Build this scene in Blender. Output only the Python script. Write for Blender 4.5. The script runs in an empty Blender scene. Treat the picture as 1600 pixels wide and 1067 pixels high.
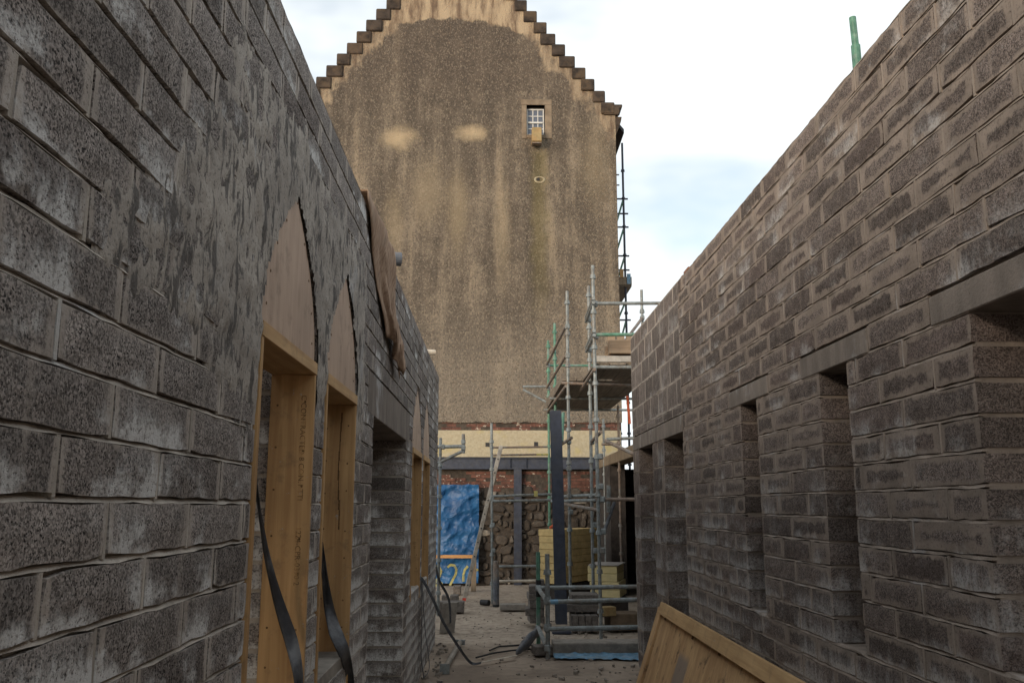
import bpy, bmesh, math, random
from mathutils import Vector, Matrix, noise, Euler

# ------------------------------------------------------------------ camera, sky, sun, exposure
SC = bpy.context.scene
COL = SC.collection
PI = math.pi
CAM_H = 1.7
F_PX, PX_CX, PX_CY = 1383.0, 800.0, 533.5
PITCH = math.atan(256.5 / F_PX)
YAW = math.atan(30 / math.hypot(F_PX, 256.5))
cam_data = bpy.data.cameras.new('camera')
cam_data.sensor_width = 36.0
cam_data.lens = 36.0 * F_PX / 1600.0
cam_data.clip_start = 0.05
cam_data.clip_end = 3000
cam = bpy.data.objects.new('camera', cam_data)
COL.objects.link(cam)
cam.location = (0, 0, CAM_H)
cam.rotation_euler = (PI / 2 + PITCH, 0, -YAW)
SC.camera = cam

SUN_EL, SUN_AZ = math.radians(10), math.radians(215)     # azimuth clockwise from +Y: low behind the camera, to the left
W = bpy.data.worlds.new('World')
SC.world = W
W.use_nodes = True
nt = W.node_tree
nt.nodes.clear()
w_out = nt.nodes.new('ShaderNodeOutputWorld')
w_bg = nt.nodes.new('ShaderNodeBackground')
w_bg.inputs['Strength'].default_value = 0.12
w_sky = nt.nodes.new('ShaderNodeTexSky')
w_sky.sky_type = 'NISHITA'
w_sky.sun_disc = False
w_sky.sun_elevation = SUN_EL
w_sky.sun_rotation = SUN_AZ
w_tc = nt.nodes.new('ShaderNodeTexCoord')
w_map = nt.nodes.new('ShaderNodeMapping')
w_map.inputs['Scale'].default_value = (1.0, 1.0, 2.2)
w_map.inputs['Location'].default_value = (0.35, 0.0, 0.12)
w_n = nt.nodes.new('ShaderNodeTexNoise')
w_n.inputs['Scale'].default_value = 3.1
w_n.inputs['Detail'].default_value = 4
w_n.inputs['Roughness'].default_value = 0.5
w_r = nt.nodes.new('ShaderNodeMapRange')
w_r.interpolation_type = 'SMOOTHSTEP'
w_r.inputs['From Min'].default_value = 0.36
w_r.inputs['From Max'].default_value = 0.56
w_r.inputs['To Min'].default_value = 0.34
w_r.inputs['To Max'].default_value = 1.0
w_mix = nt.nodes.new('ShaderNodeMix')
w_mix.data_type = 'RGBA'
w_mix.inputs['B'].default_value = (2.72, 2.86, 2.92, 1)     # lit cloud
nt.links.new(w_tc.outputs['Generated'], w_map.inputs['Vector'])
nt.links.new(w_map.outputs['Vector'], w_n.inputs['Vector'])
nt.links.new(w_n.outputs['Fac'], w_r.inputs['Value'])
nt.links.new(w_r.outputs['Result'], w_mix.inputs['Factor'])
w_sc = nt.nodes.new('ShaderNodeVectorMath')
w_sc.operation = 'MULTIPLY'
w_sc.inputs[1].default_value = (0.72, 0.66, 0.63)
nt.links.new(w_sky.outputs['Color'], w_sc.inputs[0])
nt.links.new(w_sc.outputs[0], w_mix.inputs['A'])
nt.links.new(w_mix.outputs['Result'], w_bg.inputs['Color'])
nt.links.new(w_bg.outputs['Background'], w_out.inputs['Surface'])

sun_data = bpy.data.lights.new('sun', 'SUN')
sun_data.energy = 0.82
sun_data.angle = math.radians(25)
sun_data.color = (1.0, 0.86, 0.69)
sun = bpy.data.objects.new('sun', sun_data)
COL.objects.link(sun)
_d = Vector((math.sin(SUN_AZ) * math.cos(SUN_EL), math.cos(SUN_AZ) * math.cos(SUN_EL), math.sin(SUN_EL)))
sun.rotation_euler = _d.to_track_quat('Z', 'Y').to_euler()
sun.location = _d * 60

SC.view_settings.view_transform = 'Standard'
SC.view_settings.look = 'None'
SC.view_settings.gamma = 1
SC.view_settings.use_curve_mapping = False
SC.view_settings.exposure = 1.70

R = random.Random(11)

# ------------------------------------------------------------------ helpers
_cp, _sp, _cy, _sy = math.cos(PITCH), math.sin(PITCH), math.cos(YAW), math.sin(YAW)
FWD = Vector((_sy * _cp, _cy * _cp, _sp))
RGT = Vector((_cy, -_sy, 0))
UPV = RGT.cross(FWD)
EYE = Vector((0, 0, CAM_H))


def at(px, py, Y):
    """point of the place seen at photo pixel (px, py) at distance Y along the passage"""
    r = FWD * F_PX + RGT * (px - PX_CX) + UPV * (PX_CY - py)
    return EYE + r * (Y / r.y)


def topx(p):
    d = Vector(p) - EYE
    z = d.dot(FWD)
    if z < 0.05:
        return None
    return PX_CX + F_PX * d.dot(RGT) / z, PX_CY - F_PX * d.dot(UPV) / z


def tag(o, label=None, cat=None, group=None, kind=None):
    if label: o['label'] = label
    if cat: o['category'] = cat
    if group: o['group'] = group
    if kind: o['kind'] = kind
    return o


def thing(name, label, cat, loc=(0, 0, 0), group=None):
    o = bpy.data.objects.new(name, None)
    o.empty_display_size = 0.2
    COL.objects.link(o)
    o.location = loc
    tag(o, label, cat, group)
    return o


def wloc(o):
    v = Vector((0, 0, 0))
    while o is not None:
        v += o.location
        o = o.parent
    return v


class MB:
    def __init__(s):
        s.v = []; s.f = []

    def add(s, vs, fs):
        n = len(s.v)
        s.v += [tuple(v) for v in vs]
        s.f += [tuple(i + n for i in f) for f in fs]
        return s

    def box(s, a, b):
        x0, y0, z0 = a; x1, y1, z1 = b
        return s.add([(x0, y0, z0), (x1, y0, z0), (x1, y1, z0), (x0, y1, z0), (x0, y0, z1), (x1, y0, z1), (x1, y1, z1), (x0, y1, z1)],
                     [(0, 3, 2, 1), (4, 5, 6, 7), (0, 1, 5, 4), (1, 2, 6, 5), (2, 3, 7, 6), (3, 0, 4, 7)])

    def obox(s, c, ax, ay, az):
        c = Vector(c); ax, ay, az = Vector(ax), Vector(ay), Vector(az)
        vs = [c + ax * i + ay * j + az * k for (i, j, k) in ((-1, -1, -1), (1, -1, -1), (1, 1, -1), (-1, 1, -1), (-1, -1, 1), (1, -1, 1), (1, 1, 1), (-1, 1, 1))]
        return s.add(vs, [(0, 3, 2, 1), (4, 5, 6, 7), (0, 1, 5, 4), (1, 2, 6, 5), (2, 3, 7, 6), (3, 0, 4, 7)])

    def bar(s, p0, p1, w, h, up=(0, 0, 1)):
        p0, p1 = Vector(p0), Vector(p1)
        d = (p1 - p0)
        u = Vector(up)
        x = d.cross(u)
        if x.length < 1e-6: x = d.cross(Vector((1, 0, 0)))
        x.normalize()
        z = x.cross(d).normalized()
        return s.obox((p0 + p1) / 2, x * w / 2, d / 2, z * h / 2)

    def tube(s, p0, p1, r0, r1=None, n=10, caps=True):
        r1 = r0 if r1 is None else r1
        p0, p1 = Vector(p0), Vector(p1)
        d = (p1 - p0).normalized()
        x = d.orthogonal().normalized(); y = d.cross(x)
        vs = []
        for p, r in ((p0, r0), (p1, r1)):
            for i in range(n):
                a = 2 * PI * i / n
                vs.append(p + (x * math.cos(a) + y * math.sin(a)) * r)
        fs = [(i, (i + 1) % n, n + (i + 1) % n, n + i) for i in range(n)]
        if caps: fs += [tuple(range(n))[::-1], tuple(range(n, 2 * n))]
        return s.add(vs, fs)

    def path(s, pts, r, n=8):
        pts = [Vector(p) for p in pts]
        rings = []
        prev = None
        for i, p in enumerate(pts):
            d = (pts[min(i + 1, len(pts) - 1)] - pts[max(i - 1, 0)]).normalized()
            x = d.orthogonal().normalized() if prev is None else (prev - d * prev.dot(d)).normalized()
            prev = x
            y = d.cross(x)
            rings.append([p + (x * math.cos(2 * PI * k / n) + y * math.sin(2 * PI * k / n)) * r for k in range(n)])
        vs = [v for rg in rings for v in rg]
        fs = []
        for i in range(len(rings) - 1):
            for k in range(n):
                fs.append((i * n + k, i * n + (k + 1) % n, (i + 1) * n + (k + 1) % n, (i + 1) * n + k))
        fs += [tuple(range(n))[::-1], tuple(range((len(rings) - 1) * n, len(rings) * n))]
        return s.add(vs, fs)

    def strap(s, pts, sides, th=0.004):
        """flat strip through pts; sides = half-width vectors"""
        vs = []; fs = []
        for i, (p, w) in enumerate(zip(pts, sides)):
            p, w = Vector(p), Vector(w)
            d = (Vector(pts[min(i + 1, len(pts) - 1)]) - Vector(pts[max(i - 1, 0)])).normalized()
            nrm = d.cross(w).normalized() * th / 2
            vs += [p - w - nrm, p + w - nrm, p + w + nrm, p - w + nrm]
        for i in range(len(pts) - 1):
            a = i * 4; b = a + 4
            for k in range(4):
                fs.append((a + k, a + (k + 1) % 4, b + (k + 1) % 4, b + k))
        fs += [(3, 2, 1, 0), tuple(len(vs) - 4 + k for k in range(4))]
        return s.add(vs, fs)

    def prism(s, poly, p0, e1, e2, ext):
        p0, e1, e2, ext = map(Vector, (p0, e1, e2, ext))
        a = [p0 + e1 * u + e2 * v for u, v in poly]
        n = len(a)
        return s.add(a + [p + ext for p in a], [tuple(range(n))[::-1], tuple(range(n, 2 * n))] + [(i, (i + 1) % n, n + (i + 1) % n, n + i) for i in range(n)])

    def build(s, name, mat, parent=None, smooth=False, bevel=0, kind=None, recalc=True):
        o0 = wloc(parent) if parent else Vector((0, 0, 0))
        me = bpy.data.meshes.new(name)
        me.from_pydata([tuple(Vector(v) - o0) for v in s.v], [], s.f)
        if recalc:
            bm = bmesh.new(); bm.from_mesh(me)
            bmesh.ops.recalc_face_normals(bm, faces=bm.faces)
            if bevel:
                bmesh.ops.bevel(bm, geom=bm.edges[:], offset=bevel, segments=1, affect='EDGES')
            bm.to_mesh(me); bm.free()
        if smooth: me.shade_smooth()
        if mat: me.materials.append(mat)
        o = bpy.data.objects.new(name, me)
        COL.objects.link(o)
        if parent: o.parent = parent
        if kind: o['kind'] = kind
        return o


# ------------------------------------------------------------------ materials
class NT:
    def __init__(s, name):
        s.m = bpy.data.materials.new(name)
        s.m.use_nodes = True
        s.t = s.m.node_tree
        s.t.nodes.clear()
        s.out = s.t.nodes.new('ShaderNodeOutputMaterial')
        s.b = s.t.nodes.new('ShaderNodeBsdfPrincipled')
        s.t.links.new(s.b.outputs[0], s.out.inputs[0])
        s._geo = None

    def set(s, sock, v):
        if hasattr(v, 'links') or isinstance(v, bpy.types.NodeSocket):
            s.t.links.new(v, sock)
        elif isinstance(v, (tuple, list)) and len(v) == 3 and sock.type == 'RGBA':
            sock.default_value = (*v, 1)
        else:
            sock.default_value = v

    def node(s, typ, **kw):
        n = s.t.nodes.new(typ)
        for k, v in kw.items():
            setattr(n, k, v)
        return n

    def pos(s):
        if s._geo is None: s._geo = s.node('ShaderNodeNewGeometry')
        return s._geo.outputs['Position']

    def objc(s):
        return s.node('ShaderNodeTexCoord').outputs['Object']

    def scale(s, v, sc, loc=(0, 0, 0)):
        n = s.node('ShaderNodeMapping')
        s.set(n.inputs['Vector'], v)
        n.inputs['Scale'].default_value = sc
        n.inputs['Location'].default_value = loc
        return n.outputs[0]

    def noise(s, v, sc, det=3, rough=0.55, dist=0.0):
        n = s.node('ShaderNodeTexNoise')
        s.set(n.inputs['Vector'], v)
        n.inputs['Scale'].default_value = sc
        n.inputs['Detail'].default_value = det
        n.inputs['Roughness'].default_value = rough
        n.inputs['Distortion'].default_value = dist
        return n.outputs['Fac']

    def voro(s, v, sc, feat='F1', out='Distance', rnd=1.0):
        n = s.node('ShaderNodeTexVoronoi', feature=feat)
        s.set(n.inputs['Vector'], v)
        n.inputs['Scale'].default_value = sc
        n.inputs['Randomness'].default_value = rnd
        return n.outputs[out]

    def math(s, op, a, b=0.0, c=None, clamp=False):
        n = s.node('ShaderNodeMath', operation=op, use_clamp=clamp)
        s.set(n.inputs[0], a); s.set(n.inputs[1], b)
        if c is not None: s.set(n.inputs[2], c)
        return n.outputs[0]

    def ramp(s, v, a, b, lo=0.0, hi=1.0, smooth=True):
        n = s.node('ShaderNodeMapRange')
        n.interpolation_type = 'SMOOTHSTEP' if smooth else 'LINEAR'
        s.set(n.inputs[0], v)
        for i, x in zip((1, 2, 3, 4), (a, b, lo, hi)): s.set(n.inputs[i], x)
        return n.outputs[0]

    def mix(s, f, a, b, mode='MIX'):
        n = s.node('ShaderNodeMix', data_type='RGBA', blend_type=mode)
        s.set(n.inputs['Factor'], f); s.set(n.inputs['A'], a); s.set(n.inputs['B'], b)
        return n.outputs['Result']

    def sep(s, v):
        n = s.node('ShaderNodeSeparateXYZ')
        s.set(n.inputs[0], v)
        return n.outputs

    def bump(s, h, strength=0.5, dist=0.01, prev=None):
        n = s.node('ShaderNodeBump')
        n.inputs['Strength'].default_value = strength
        n.inputs['Distance'].default_value = dist
        s.set(n.inputs['Height'], h)
        if prev is not None: s.set(n.inputs['Normal'], prev)
        return n.outputs[0]

    def done(s, col, rough=0.9, normal=None, metal=0.0, spec=0.3):
        s.set(s.b.inputs['Base Color'], col)
        s.set(s.b.inputs['Roughness'], rough)
        s.set(s.b.inputs['Metallic'], metal)
        s.b.inputs['Specular IOR Level'].default_value = spec
        if normal is not None: s.set(s.b.inputs['Normal'], normal)
        return s.m


def block_mat(name, smear, mortar, dark, light, efflo, pits=0.8, edge=0.0):
    n = NT(name)
    P = n.pos()
    uv = n.node('ShaderNodeUVMap', uv_map='uv').outputs[0]
    hf = n.node('ShaderNodeUVMap', uv_map='half').outputs[0]
    att = n.node('ShaderNodeAttribute', attribute_name='tone').outputs['Color']
    sa = n.node('ShaderNodeSeparateColor'); n.set(sa.inputs[0], att)
    tone, tone2, sm = sa.outputs[0], sa.outputs[1], sa.outputs[2]
    u, v, _ = n.sep(uv); hu, hv, _ = n.sep(hf)
    ed = n.math('MINIMUM', n.math('SUBTRACT', n.math('SUBTRACT', hu, n.math('ABSOLUTE', u)), edge * 1.3), n.math('ADD', n.math('SUBTRACT', hv, n.math('ABSOLUTE', v)), edge))
    big = n.noise(P, 2.2, 3)
    mid = n.noise(P, 16, 4, 0.6)
    fine = n.noise(P, 85, 5, 0.75)
    agg = n.voro(P, 240, out='Color')
    sag = n.node('ShaderNodeSeparateColor'); n.set(sag.inputs[0], agg)
    vn = n.node('ShaderNodeTexVoronoi'); n.set(vn.inputs['Vector'], n.scale(P, (1, 1, 1.25))); vn.inputs['Scale'].default_value = 135
    vc = n.node('ShaderNodeSeparateColor'); n.set(vc.inputs[0], vn.outputs['Color'])
    rad = n.math('MULTIPLY', n.ramp(vc.outputs[0], 0.30, 1.0, -0.22, 0.46, False), n.ramp(mid, 0.3, 0.6, 0.55, 1.1))
    rad = n.math('ADD', rad, n.math('MULTIPLY_ADD', tone2, 0.24, -0.10))
    pit = n.ramp(n.math('ADD', n.math('SUBTRACT', vn.outputs['Distance'], rad), n.math('MULTIPLY', n.math('SUBTRACT', fine, 0.5), 0.9)), -0.06, 0.06, 1, 0)
    f = n.ramp(n.math('ADD', n.math('MULTIPLY', fine, 0.62), n.math('MULTIPLY', sag.outputs[0], 0.38)), 0.30, 0.72)
    col = n.mix(f, dark, light)
    # chips of pale and reddish aggregate
    col = n.mix(n.ramp(sag.outputs[1], 0.93, 1.0, 0, 0.4), col, (0.30, 0.29, 0.27))
    col = n.mix(n.math('MULTIPLY', n.ramp(tone2, 0.6, 1.0), 0.28), col, (0.14, 0.095, 0.082))
    tn = n.math('MULTIPLY_ADD', tone, 0.55, 0.72)
    tn = n.math('MULTIPLY', tn, n.ramp(mid, 0.25, 0.75, 0.75, 1.25))
    tc = n.node('ShaderNodeCombineColor')
    for k in range(3): n.set(tc.inputs[k], tn)
    col = n.mix(1.0, col, tc.outputs[0], 'MULTIPLY')
    col = n.mix(n.math('MULTIPLY', pit, pits), col, (0.026, 0.024, 0.023))  # shadow inside the pits, put into the block colour
    # mortar dragged over the edges and down the face
    drip = n.noise(n.scale(P, (26, 26, 3.5)), 1.0, 4, 0.6)
    wob = n.math('ADD', n.math('MULTIPLY', n.math('SUBTRACT', mid, 0.5), 0.050), n.math('MULTIPLY', n.math('SUBTRACT', drip, 0.5), 0.045))
    wob = n.math('ADD', wob, n.math('MULTIPLY', n.math('SUBTRACT', fine, 0.5), 0.030))
    lim = n.math('MULTIPLY_ADD', n.math('ADD', sm, n.math('SUBTRACT', n.math('MULTIPLY', big, 2.0), 1.0)), smear, 0.003)
    mk = n.ramp(n.math('SUBTRACT', n.math('ADD', ed, wob), lim), -0.004, 0.009, 1, 0)
    mk = n.math('MULTIPLY', mk, n.ramp(fine, 0.30, 0.5, 0.15, 0.88))
    mcol = n.mix(n.ramp(n.noise(P, 7, 3), 0.3, 0.7), tuple(c * 0.78 for c in mortar), tuple(c * 1.12 for c in mortar))
    col = n.mix(mk, col, mcol)
    run = n.ramp(n.noise(n.scale(P, (19, 19, 1.6), (3, 8, 1)), 1.0, 4, 0.6), 0.56, 0.70)
    col = n.mix(n.math('MULTIPLY', n.math('MULTIPLY', run, n.ramp(fine, 0.3, 0.55, 0.2, 1)), 0.42), col, mcol)
    # lime bloom, mostly hanging from the bed joints
    low = n.ramp(n.math('ADD', n.math('DIVIDE', v, hv), n.math('MULTIPLY', n.math('SUBTRACT', drip, 0.5), 3.0)), -0.9, 0.6, 1, 0.12)
    e = n.math('MULTIPLY', n.ramp(n.math('ADD', n.noise(n.scale(P, (1, 1, 1.6), (7, 2, 5)), 1.9, 5, 0.68), n.ramp(n.sep(P)[2], 0.9, 2.1, 0.13, 0)), 0.53, 0.66), low)
    e = n.math('MULTIPLY', n.math('MULTIPLY', e, efflo), n.ramp(fine, 0.34, 0.54, 0.1, 1), clamp=True)
    col = n.mix(e, col, (0.60, 0.59, 0.575))
    h = n.math('ADD', n.math('MULTIPLY', fine, 0.7), n.math('MULTIPLY', n.math('SUBTRACT', 1.0, pit), 0.9))
    h = n.math('MULTIPLY_ADD', n.math('SUBTRACT', 1.0, mk), h, n.math('MULTIPLY', mk, n.math('MULTIPLY_ADD', fine, 0.35, 1.1)))
    nb = n.bump(h, 0.9, 0.006)
    return n.done(col, 0.95, nb, spec=0.15)


def mortar_mat(name, c, efflo=0.35):
    n = NT(name)
    P = n.pos()
    f = n.noise(P, 90, 4, 0.7)
    g = n.noise(n.scale(P, (9, 9, 3)), 1.0, 4)
    col = n.mix(n.ramp(g, 0.3, 0.7), tuple(x * 0.72 for x in c), tuple(x * 1.12 for x in c))
    col = n.mix(n.ramp(f, 0.28, 0.42, 0.6, 0), col, tuple(x * 0.3 for x in c))
    col = n.mix(n.math('MULTIPLY', n.ramp(n.noise(P, 1.9, 5, 0.65), 0.56, 0.7), efflo), col, (0.5, 0.51, 0.52))
    return n.done(col, 0.95, n.bump(f, 0.7, 0.005), spec=0.15)


def parge_mat():
    n = NT('parged_mortar')
    P = n.pos()
    f = n.noise(P, 80, 4, 0.72)
    st = n.noise(n.scale(P, (20, 20, 6)), 1.0, 5, 0.65, 0.6)
    g = n.noise(P, 3.0, 4)
    col = n.mix(n.ramp(g, 0.3, 0.7), (0.30, 0.27, 0.24), (0.42, 0.38, 0.335))
    col = n.mix(n.ramp(st, 0.41, 0.48, 0.85, 0), col, (0.095, 0.088, 0.084))
    col = n.mix(n.ramp(f, 0.34, 0.46, 0.7, 0), col, (0.06, 0.056, 0.054))
    col = n.mix(n.math('MULTIPLY', n.ramp(n.noise(n.scale(P, (1, 1, 1), (4, 3, 9)), 2.4, 4), 0.58, 0.72), 0.45), col, (0.36, 0.37, 0.39))
    return n.done(col, 0.95, n.bump(n.math('ADD', n.math('MULTIPLY', f, 0.6), n.math('MULTIPLY', st, 1.6)), 0.8, 0.008), spec=0.12)


def timber_mat(name, axis, c0, c1, knots=1.0, dirt=0.0, obj=True):
    n = NT(name)
    P = n.pos()
    s = [34, 34, 34]; s[axis] = 1.6
    k = [5, 5, 5]; k[axis] = 2.2
    g = n.noise(n.scale(P, s), 1.0, 4, 0.6, 0.4)
    big = n.noise(P, 2.5, 3)
    col = n.mix(n.ramp(g, 0.3, 0.7), c0, c1)
    col = n.mix(n.ramp(big, 0.35, 0.7, 0, 0.35), col, tuple(x * 0.6 for x in c0))
    kn = n.ramp(n.voro(n.scale(P, k), 1.0), 0.04, 0.17, knots, 0)
    col = n.mix(n.math('MULTIPLY', kn, 0.75), col, (0.11, 0.045, 0.018))
    if dirt:
        d = n.ramp(n.noise(P, 9, 5, 0.7), 0.52, 0.68)
        col = n.mix(n.math('MULTIPLY', d, dirt), col, (0.10, 0.075, 0.055))
    sp = n.ramp(n.noise(n.scale(P, (1, 1, 1), (8, 1, 3)), 38, 3, 0.7), 0.66, 0.71)
    sp = n.math('MULTIPLY', sp, n.ramp(n.noise(P, 3.5, 2), 0.48, 0.60))
    col = n.mix(n.math('MULTIPLY', sp, 0.8), col, (0.33, 0.31, 0.285))
    return n.done(col, 0.75, n.bump(g, 0.25, 0.004), spec=0.25)


def simple_mat(name, c, rough=0.7, metal=0.0, var=0.25, sc=20, dirt=None, dirt_amt=0.5, bump=0.2, spec=0.4, dist=0.004):
    n = NT(name)
    P = n.pos()
    g = n.noise(P, sc, 5, 0.65)
    col = n.mix(n.ramp(g, 0.3, 0.7), tuple(x * (1 - var) for x in c), tuple(min(1, x * (1 + var)) for x in c))
    if dirt:
        col = n.mix(n.math('MULTIPLY', n.ramp(n.noise(P, sc * 0.4, 5, 0.7), 0.48, 0.64), dirt_amt), col, dirt)
    return n.done(col, rough, n.bump(g, bump, dist), metal, spec)


M = {}
M['block_left'] = block_mat('block_dark_weathered', 0.008, (0.40, 0.352, 0.31), (0.092, 0.080, 0.073), (0.330, 0.292, 0.268), 1.6, 0.92, 0.010)
M['block_right'] = block_mat('block_brown_smeared', 0.032, (0.285, 0.232, 0.192), (0.066, 0.053, 0.047), (0.215, 0.174, 0.153), 0.55, 0.55, 0.007)
M['block_big'] = block_mat('block_plain_far', 0.008, (0.32, 0.28, 0.245), (0.095, 0.079, 0.071), (0.190, 0.160, 0.143), 0.4, 0.35)
M['block_reveal'] = M['block_right']
M['mortar_left'] = mortar_mat('mortar_left', (0.43, 0.385, 0.335), 0.7)
M['mortar_right'] = mortar_mat('mortar_right', (0.30, 0.248, 0.207), 0.5)
M['mortar_big'] = mortar_mat('mortar_pale', (0.40, 0.35, 0.305), 0.3)
M['lintel'] = mortar_mat('lintel_concrete', (0.225, 0.192, 0.166), 0.6)
M['parge'] = parge_mat()
M['wood_z'] = timber_mat('softwood_upright', 2, (0.36, 0.210, 0.095), (0.51, 0.320, 0.150), 1.0, 0.35)
M['wood_y'] = timber_mat('softwood_level', 1, (0.46, 0.285, 0.135), (0.60, 0.395, 0.200), 1.0, 0.2)
M['wood_x'] = timber_mat('softwood_across', 0, (0.42, 0.21, 0.08), (0.58, 0.33, 0.14))
M['ply'] = timber_mat('arch_plywood', 2, (0.44, 0.315, 0.235), (0.52, 0.385, 0.29), 0.25, 0.3)
M['deck_wood'] = timber_mat('scaffold_boards', 1, (0.13, 0.11, 0.09), (0.23, 0.195, 0.155), 0.5, 0.4)
M['pale_board'] = timber_mat('pale_board', 0, (0.24, 0.175, 0.12), (0.36, 0.27, 0.19), 0.5, 0.3)
M['old_wood'] = timber_mat('old_timber', 2, (0.19, 0.145, 0.10), (0.29, 0.23, 0.165), 0.4, 0.5)
M['galv'] = simple_mat('galvanised_tube', (0.215, 0.235, 0.235), 0.55, 0.3, 0.3, 18, (0.16, 0.12, 0.09), 0.55)
M['green'] = simple_mat('green_painted_tube', (0.085, 0.205, 0.145), 0.55, 0.0, 0.3, 14, (0.25, 0.27, 0.26), 0.6)
M['rusty'] = simple_mat('rust_stained_tube', (0.20, 0.155, 0.125), 0.7, 0.15, 0.3, 16, (0.23, 0.24, 0.235), 0.7)
M['navy'] = simple_mat('navy_primer_steel', (0.034, 0.041, 0.062), 0.5, 0.0, 0.25, 12, (0.06, 0.062, 0.07), 0.5)
M['strap'] = simple_mat('black_membrane', (0.045, 0.047, 0.054), 0.55, 0, 0.3, 9, (0.14, 0.145, 0.155), 0.6, spec=0.4)
M['tape'] = simple_mat('pale_strip', (0.48, 0.42, 0.34), 0.7, 0, 0.3, 9)
M['insul'] = simple_mat('yellow_foam', (0.62, 0.46, 0.21), 0.85, 0, 0.14, 9, (0.36, 0.22, 0.09), 0.3, 0.3)
M['insul_pale'] = simple_mat('pale_foam', (0.66, 0.55, 0.29), 0.85, 0, 0.08, 9, None, 0, 0.2)
M['foil'] = simple_mat('grey_foil_face', (0.34, 0.32, 0.30), 0.6, 0.1, 0.2, 6)
M['blue_sheet'] = simple_mat('light_blue_plastic', (0.13, 0.26, 0.38), 0.45, 0, 0.35, 15, (0.3, 0.36, 0.40), 0.6)
M['orange'] = simple_mat('orange_cloth', (0.52, 0.11, 0.05), 0.8, 0, 0.2, 12)
M['pipe_grey'] = simple_mat('grey_plastic_pipe', (0.10, 0.11, 0.13), 0.55, 0, 0.3, 12, (0.23, 0.19, 0.15), 0.6)
M['black'] = simple_mat('black_rubber', (0.02, 0.02, 0.022), 0.6)
M['white_paint'] = simple_mat('white_painted_wood', (0.55, 0.55, 0.53), 0.5, 0, 0.06, 9)
M['sandstone'] = simple_mat('brown_sandstone', (0.15, 0.108, 0.072), 0.9, 0, 0.25, 6, (0.12, 0.085, 0.06), 0.5, 0.6, dist=0.02)
M['surround'] = simple_mat('worn_tan_dressings', (0.20, 0.155, 0.11), 0.9, 0, 0.25, 5, (0.15, 0.11, 0.075), 0.5, 0.5, dist=0.02)
M['crow'] = simple_mat('dark_crow_step_stone', (0.045, 0.034, 0.027), 0.95, 0, 0.5, 4, (0.11, 0.075, 0.045), 0.6, 0.8, dist=0.03)
M['slate'] = simple_mat('roof_slate', (0.07, 0.07, 0.08), 0.7, 0, 0.3, 6)
M['hopper'] = simple_mat('tan_painted_box', (0.30, 0.22, 0.105), 0.7, 0, 0.2, 8, (0.28, 0.14, 0.05), 0.5)
M['yellow_paint'] = simple_mat('yellow_marking_paint', (0.32, 0.29, 0.10), 0.8, 0, 0.2, 25, (0.05, 0.12, 0.2), 0.5)
M['red'] = simple_mat('red_plastic', (0.45, 0.05, 0.03), 0.6)
M['alu'] = simple_mat('dull_aluminium', (0.36, 0.335, 0.30), 0.5, 0.45, 0.2, 10, (0.2, 0.17, 0.14), 0.5)
M['stone_block'] = simple_mat('grey_concrete_block', (0.135, 0.118, 0.105), 0.95, 0, 0.35, 30, (0.23, 0.205, 0.18), 0.5, 0.6, dist=0.006)
M['kerb'] = simple_mat('dusty_concrete', (0.25, 0.225, 0.195), 0.95, 0, 0.2, 12, (0.13, 0.11, 0.095), 0.5, 0.5)
M['ink'] = simple_mat('black_stamp_ink', (0.13, 0.07, 0.03), 0.9, 0, 0.4, 60)
M['stamp'] = simple_mat('worn_stamp_ink', (0.17, 0.10, 0.045), 0.9, 0, 0.3, 60, (0.36, 0.21, 0.08), 0.95, bump=0)
M['pebble'] = simple_mat('grit', (0.26, 0.225, 0.19), 0.95, 0, 0.4, 8)
M['brown_tile'] = simple_mat('terracotta', (0.22, 0.10, 0.06), 0.9, 0, 0.3, 12)


def glass_mat():
    n = NT('window_glass')
    return n.done((0.10, 0.115, 0.15), 0.12, None, 0.0, 0.6)


M['glass'] = glass_mat()


def ground_mat():
    n = NT('ground_sandy')
    P = n.pos()
    a = n.noise(P, 0.9, 5, 0.6)
    b = n.noise(P, 9, 5, 0.7)
    f = n.noise(P, 60, 3, 0.7)
    col = n.mix(n.ramp(a, 0.35, 0.65), (0.235, 0.186, 0.146), (0.375, 0.303, 0.238))
    col = n.mix(n.ramp(b, 0.32, 0.55, 0.4, 0), col, (0.14, 0.112, 0.09))
    col = n.mix(n.ramp(f, 0.6, 0.75, 0, 0.5), col, (0.33, 0.29, 0.24))
    x, y, z = n.sep(P)
    # pale dried cement dust further along
    d = n.math('MULTIPLY', n.ramp(y, 10.5, 12.5), n.ramp(b, 0.38, 0.6))
    col = n.mix(n.math('MULTIPLY', d, 0.6), col, (0.44, 0.375, 0.30))
    return n.done(col, 0.95, n.bump(n.math('ADD', b, n.math('MULTIPLY', f, 0.7)), 0.5, 0.012), spec=0.15)


M['ground'] = ground_mat()

TWR_Y = 20.0
TCX = -0.935                                     # centre line of the gable


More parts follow.
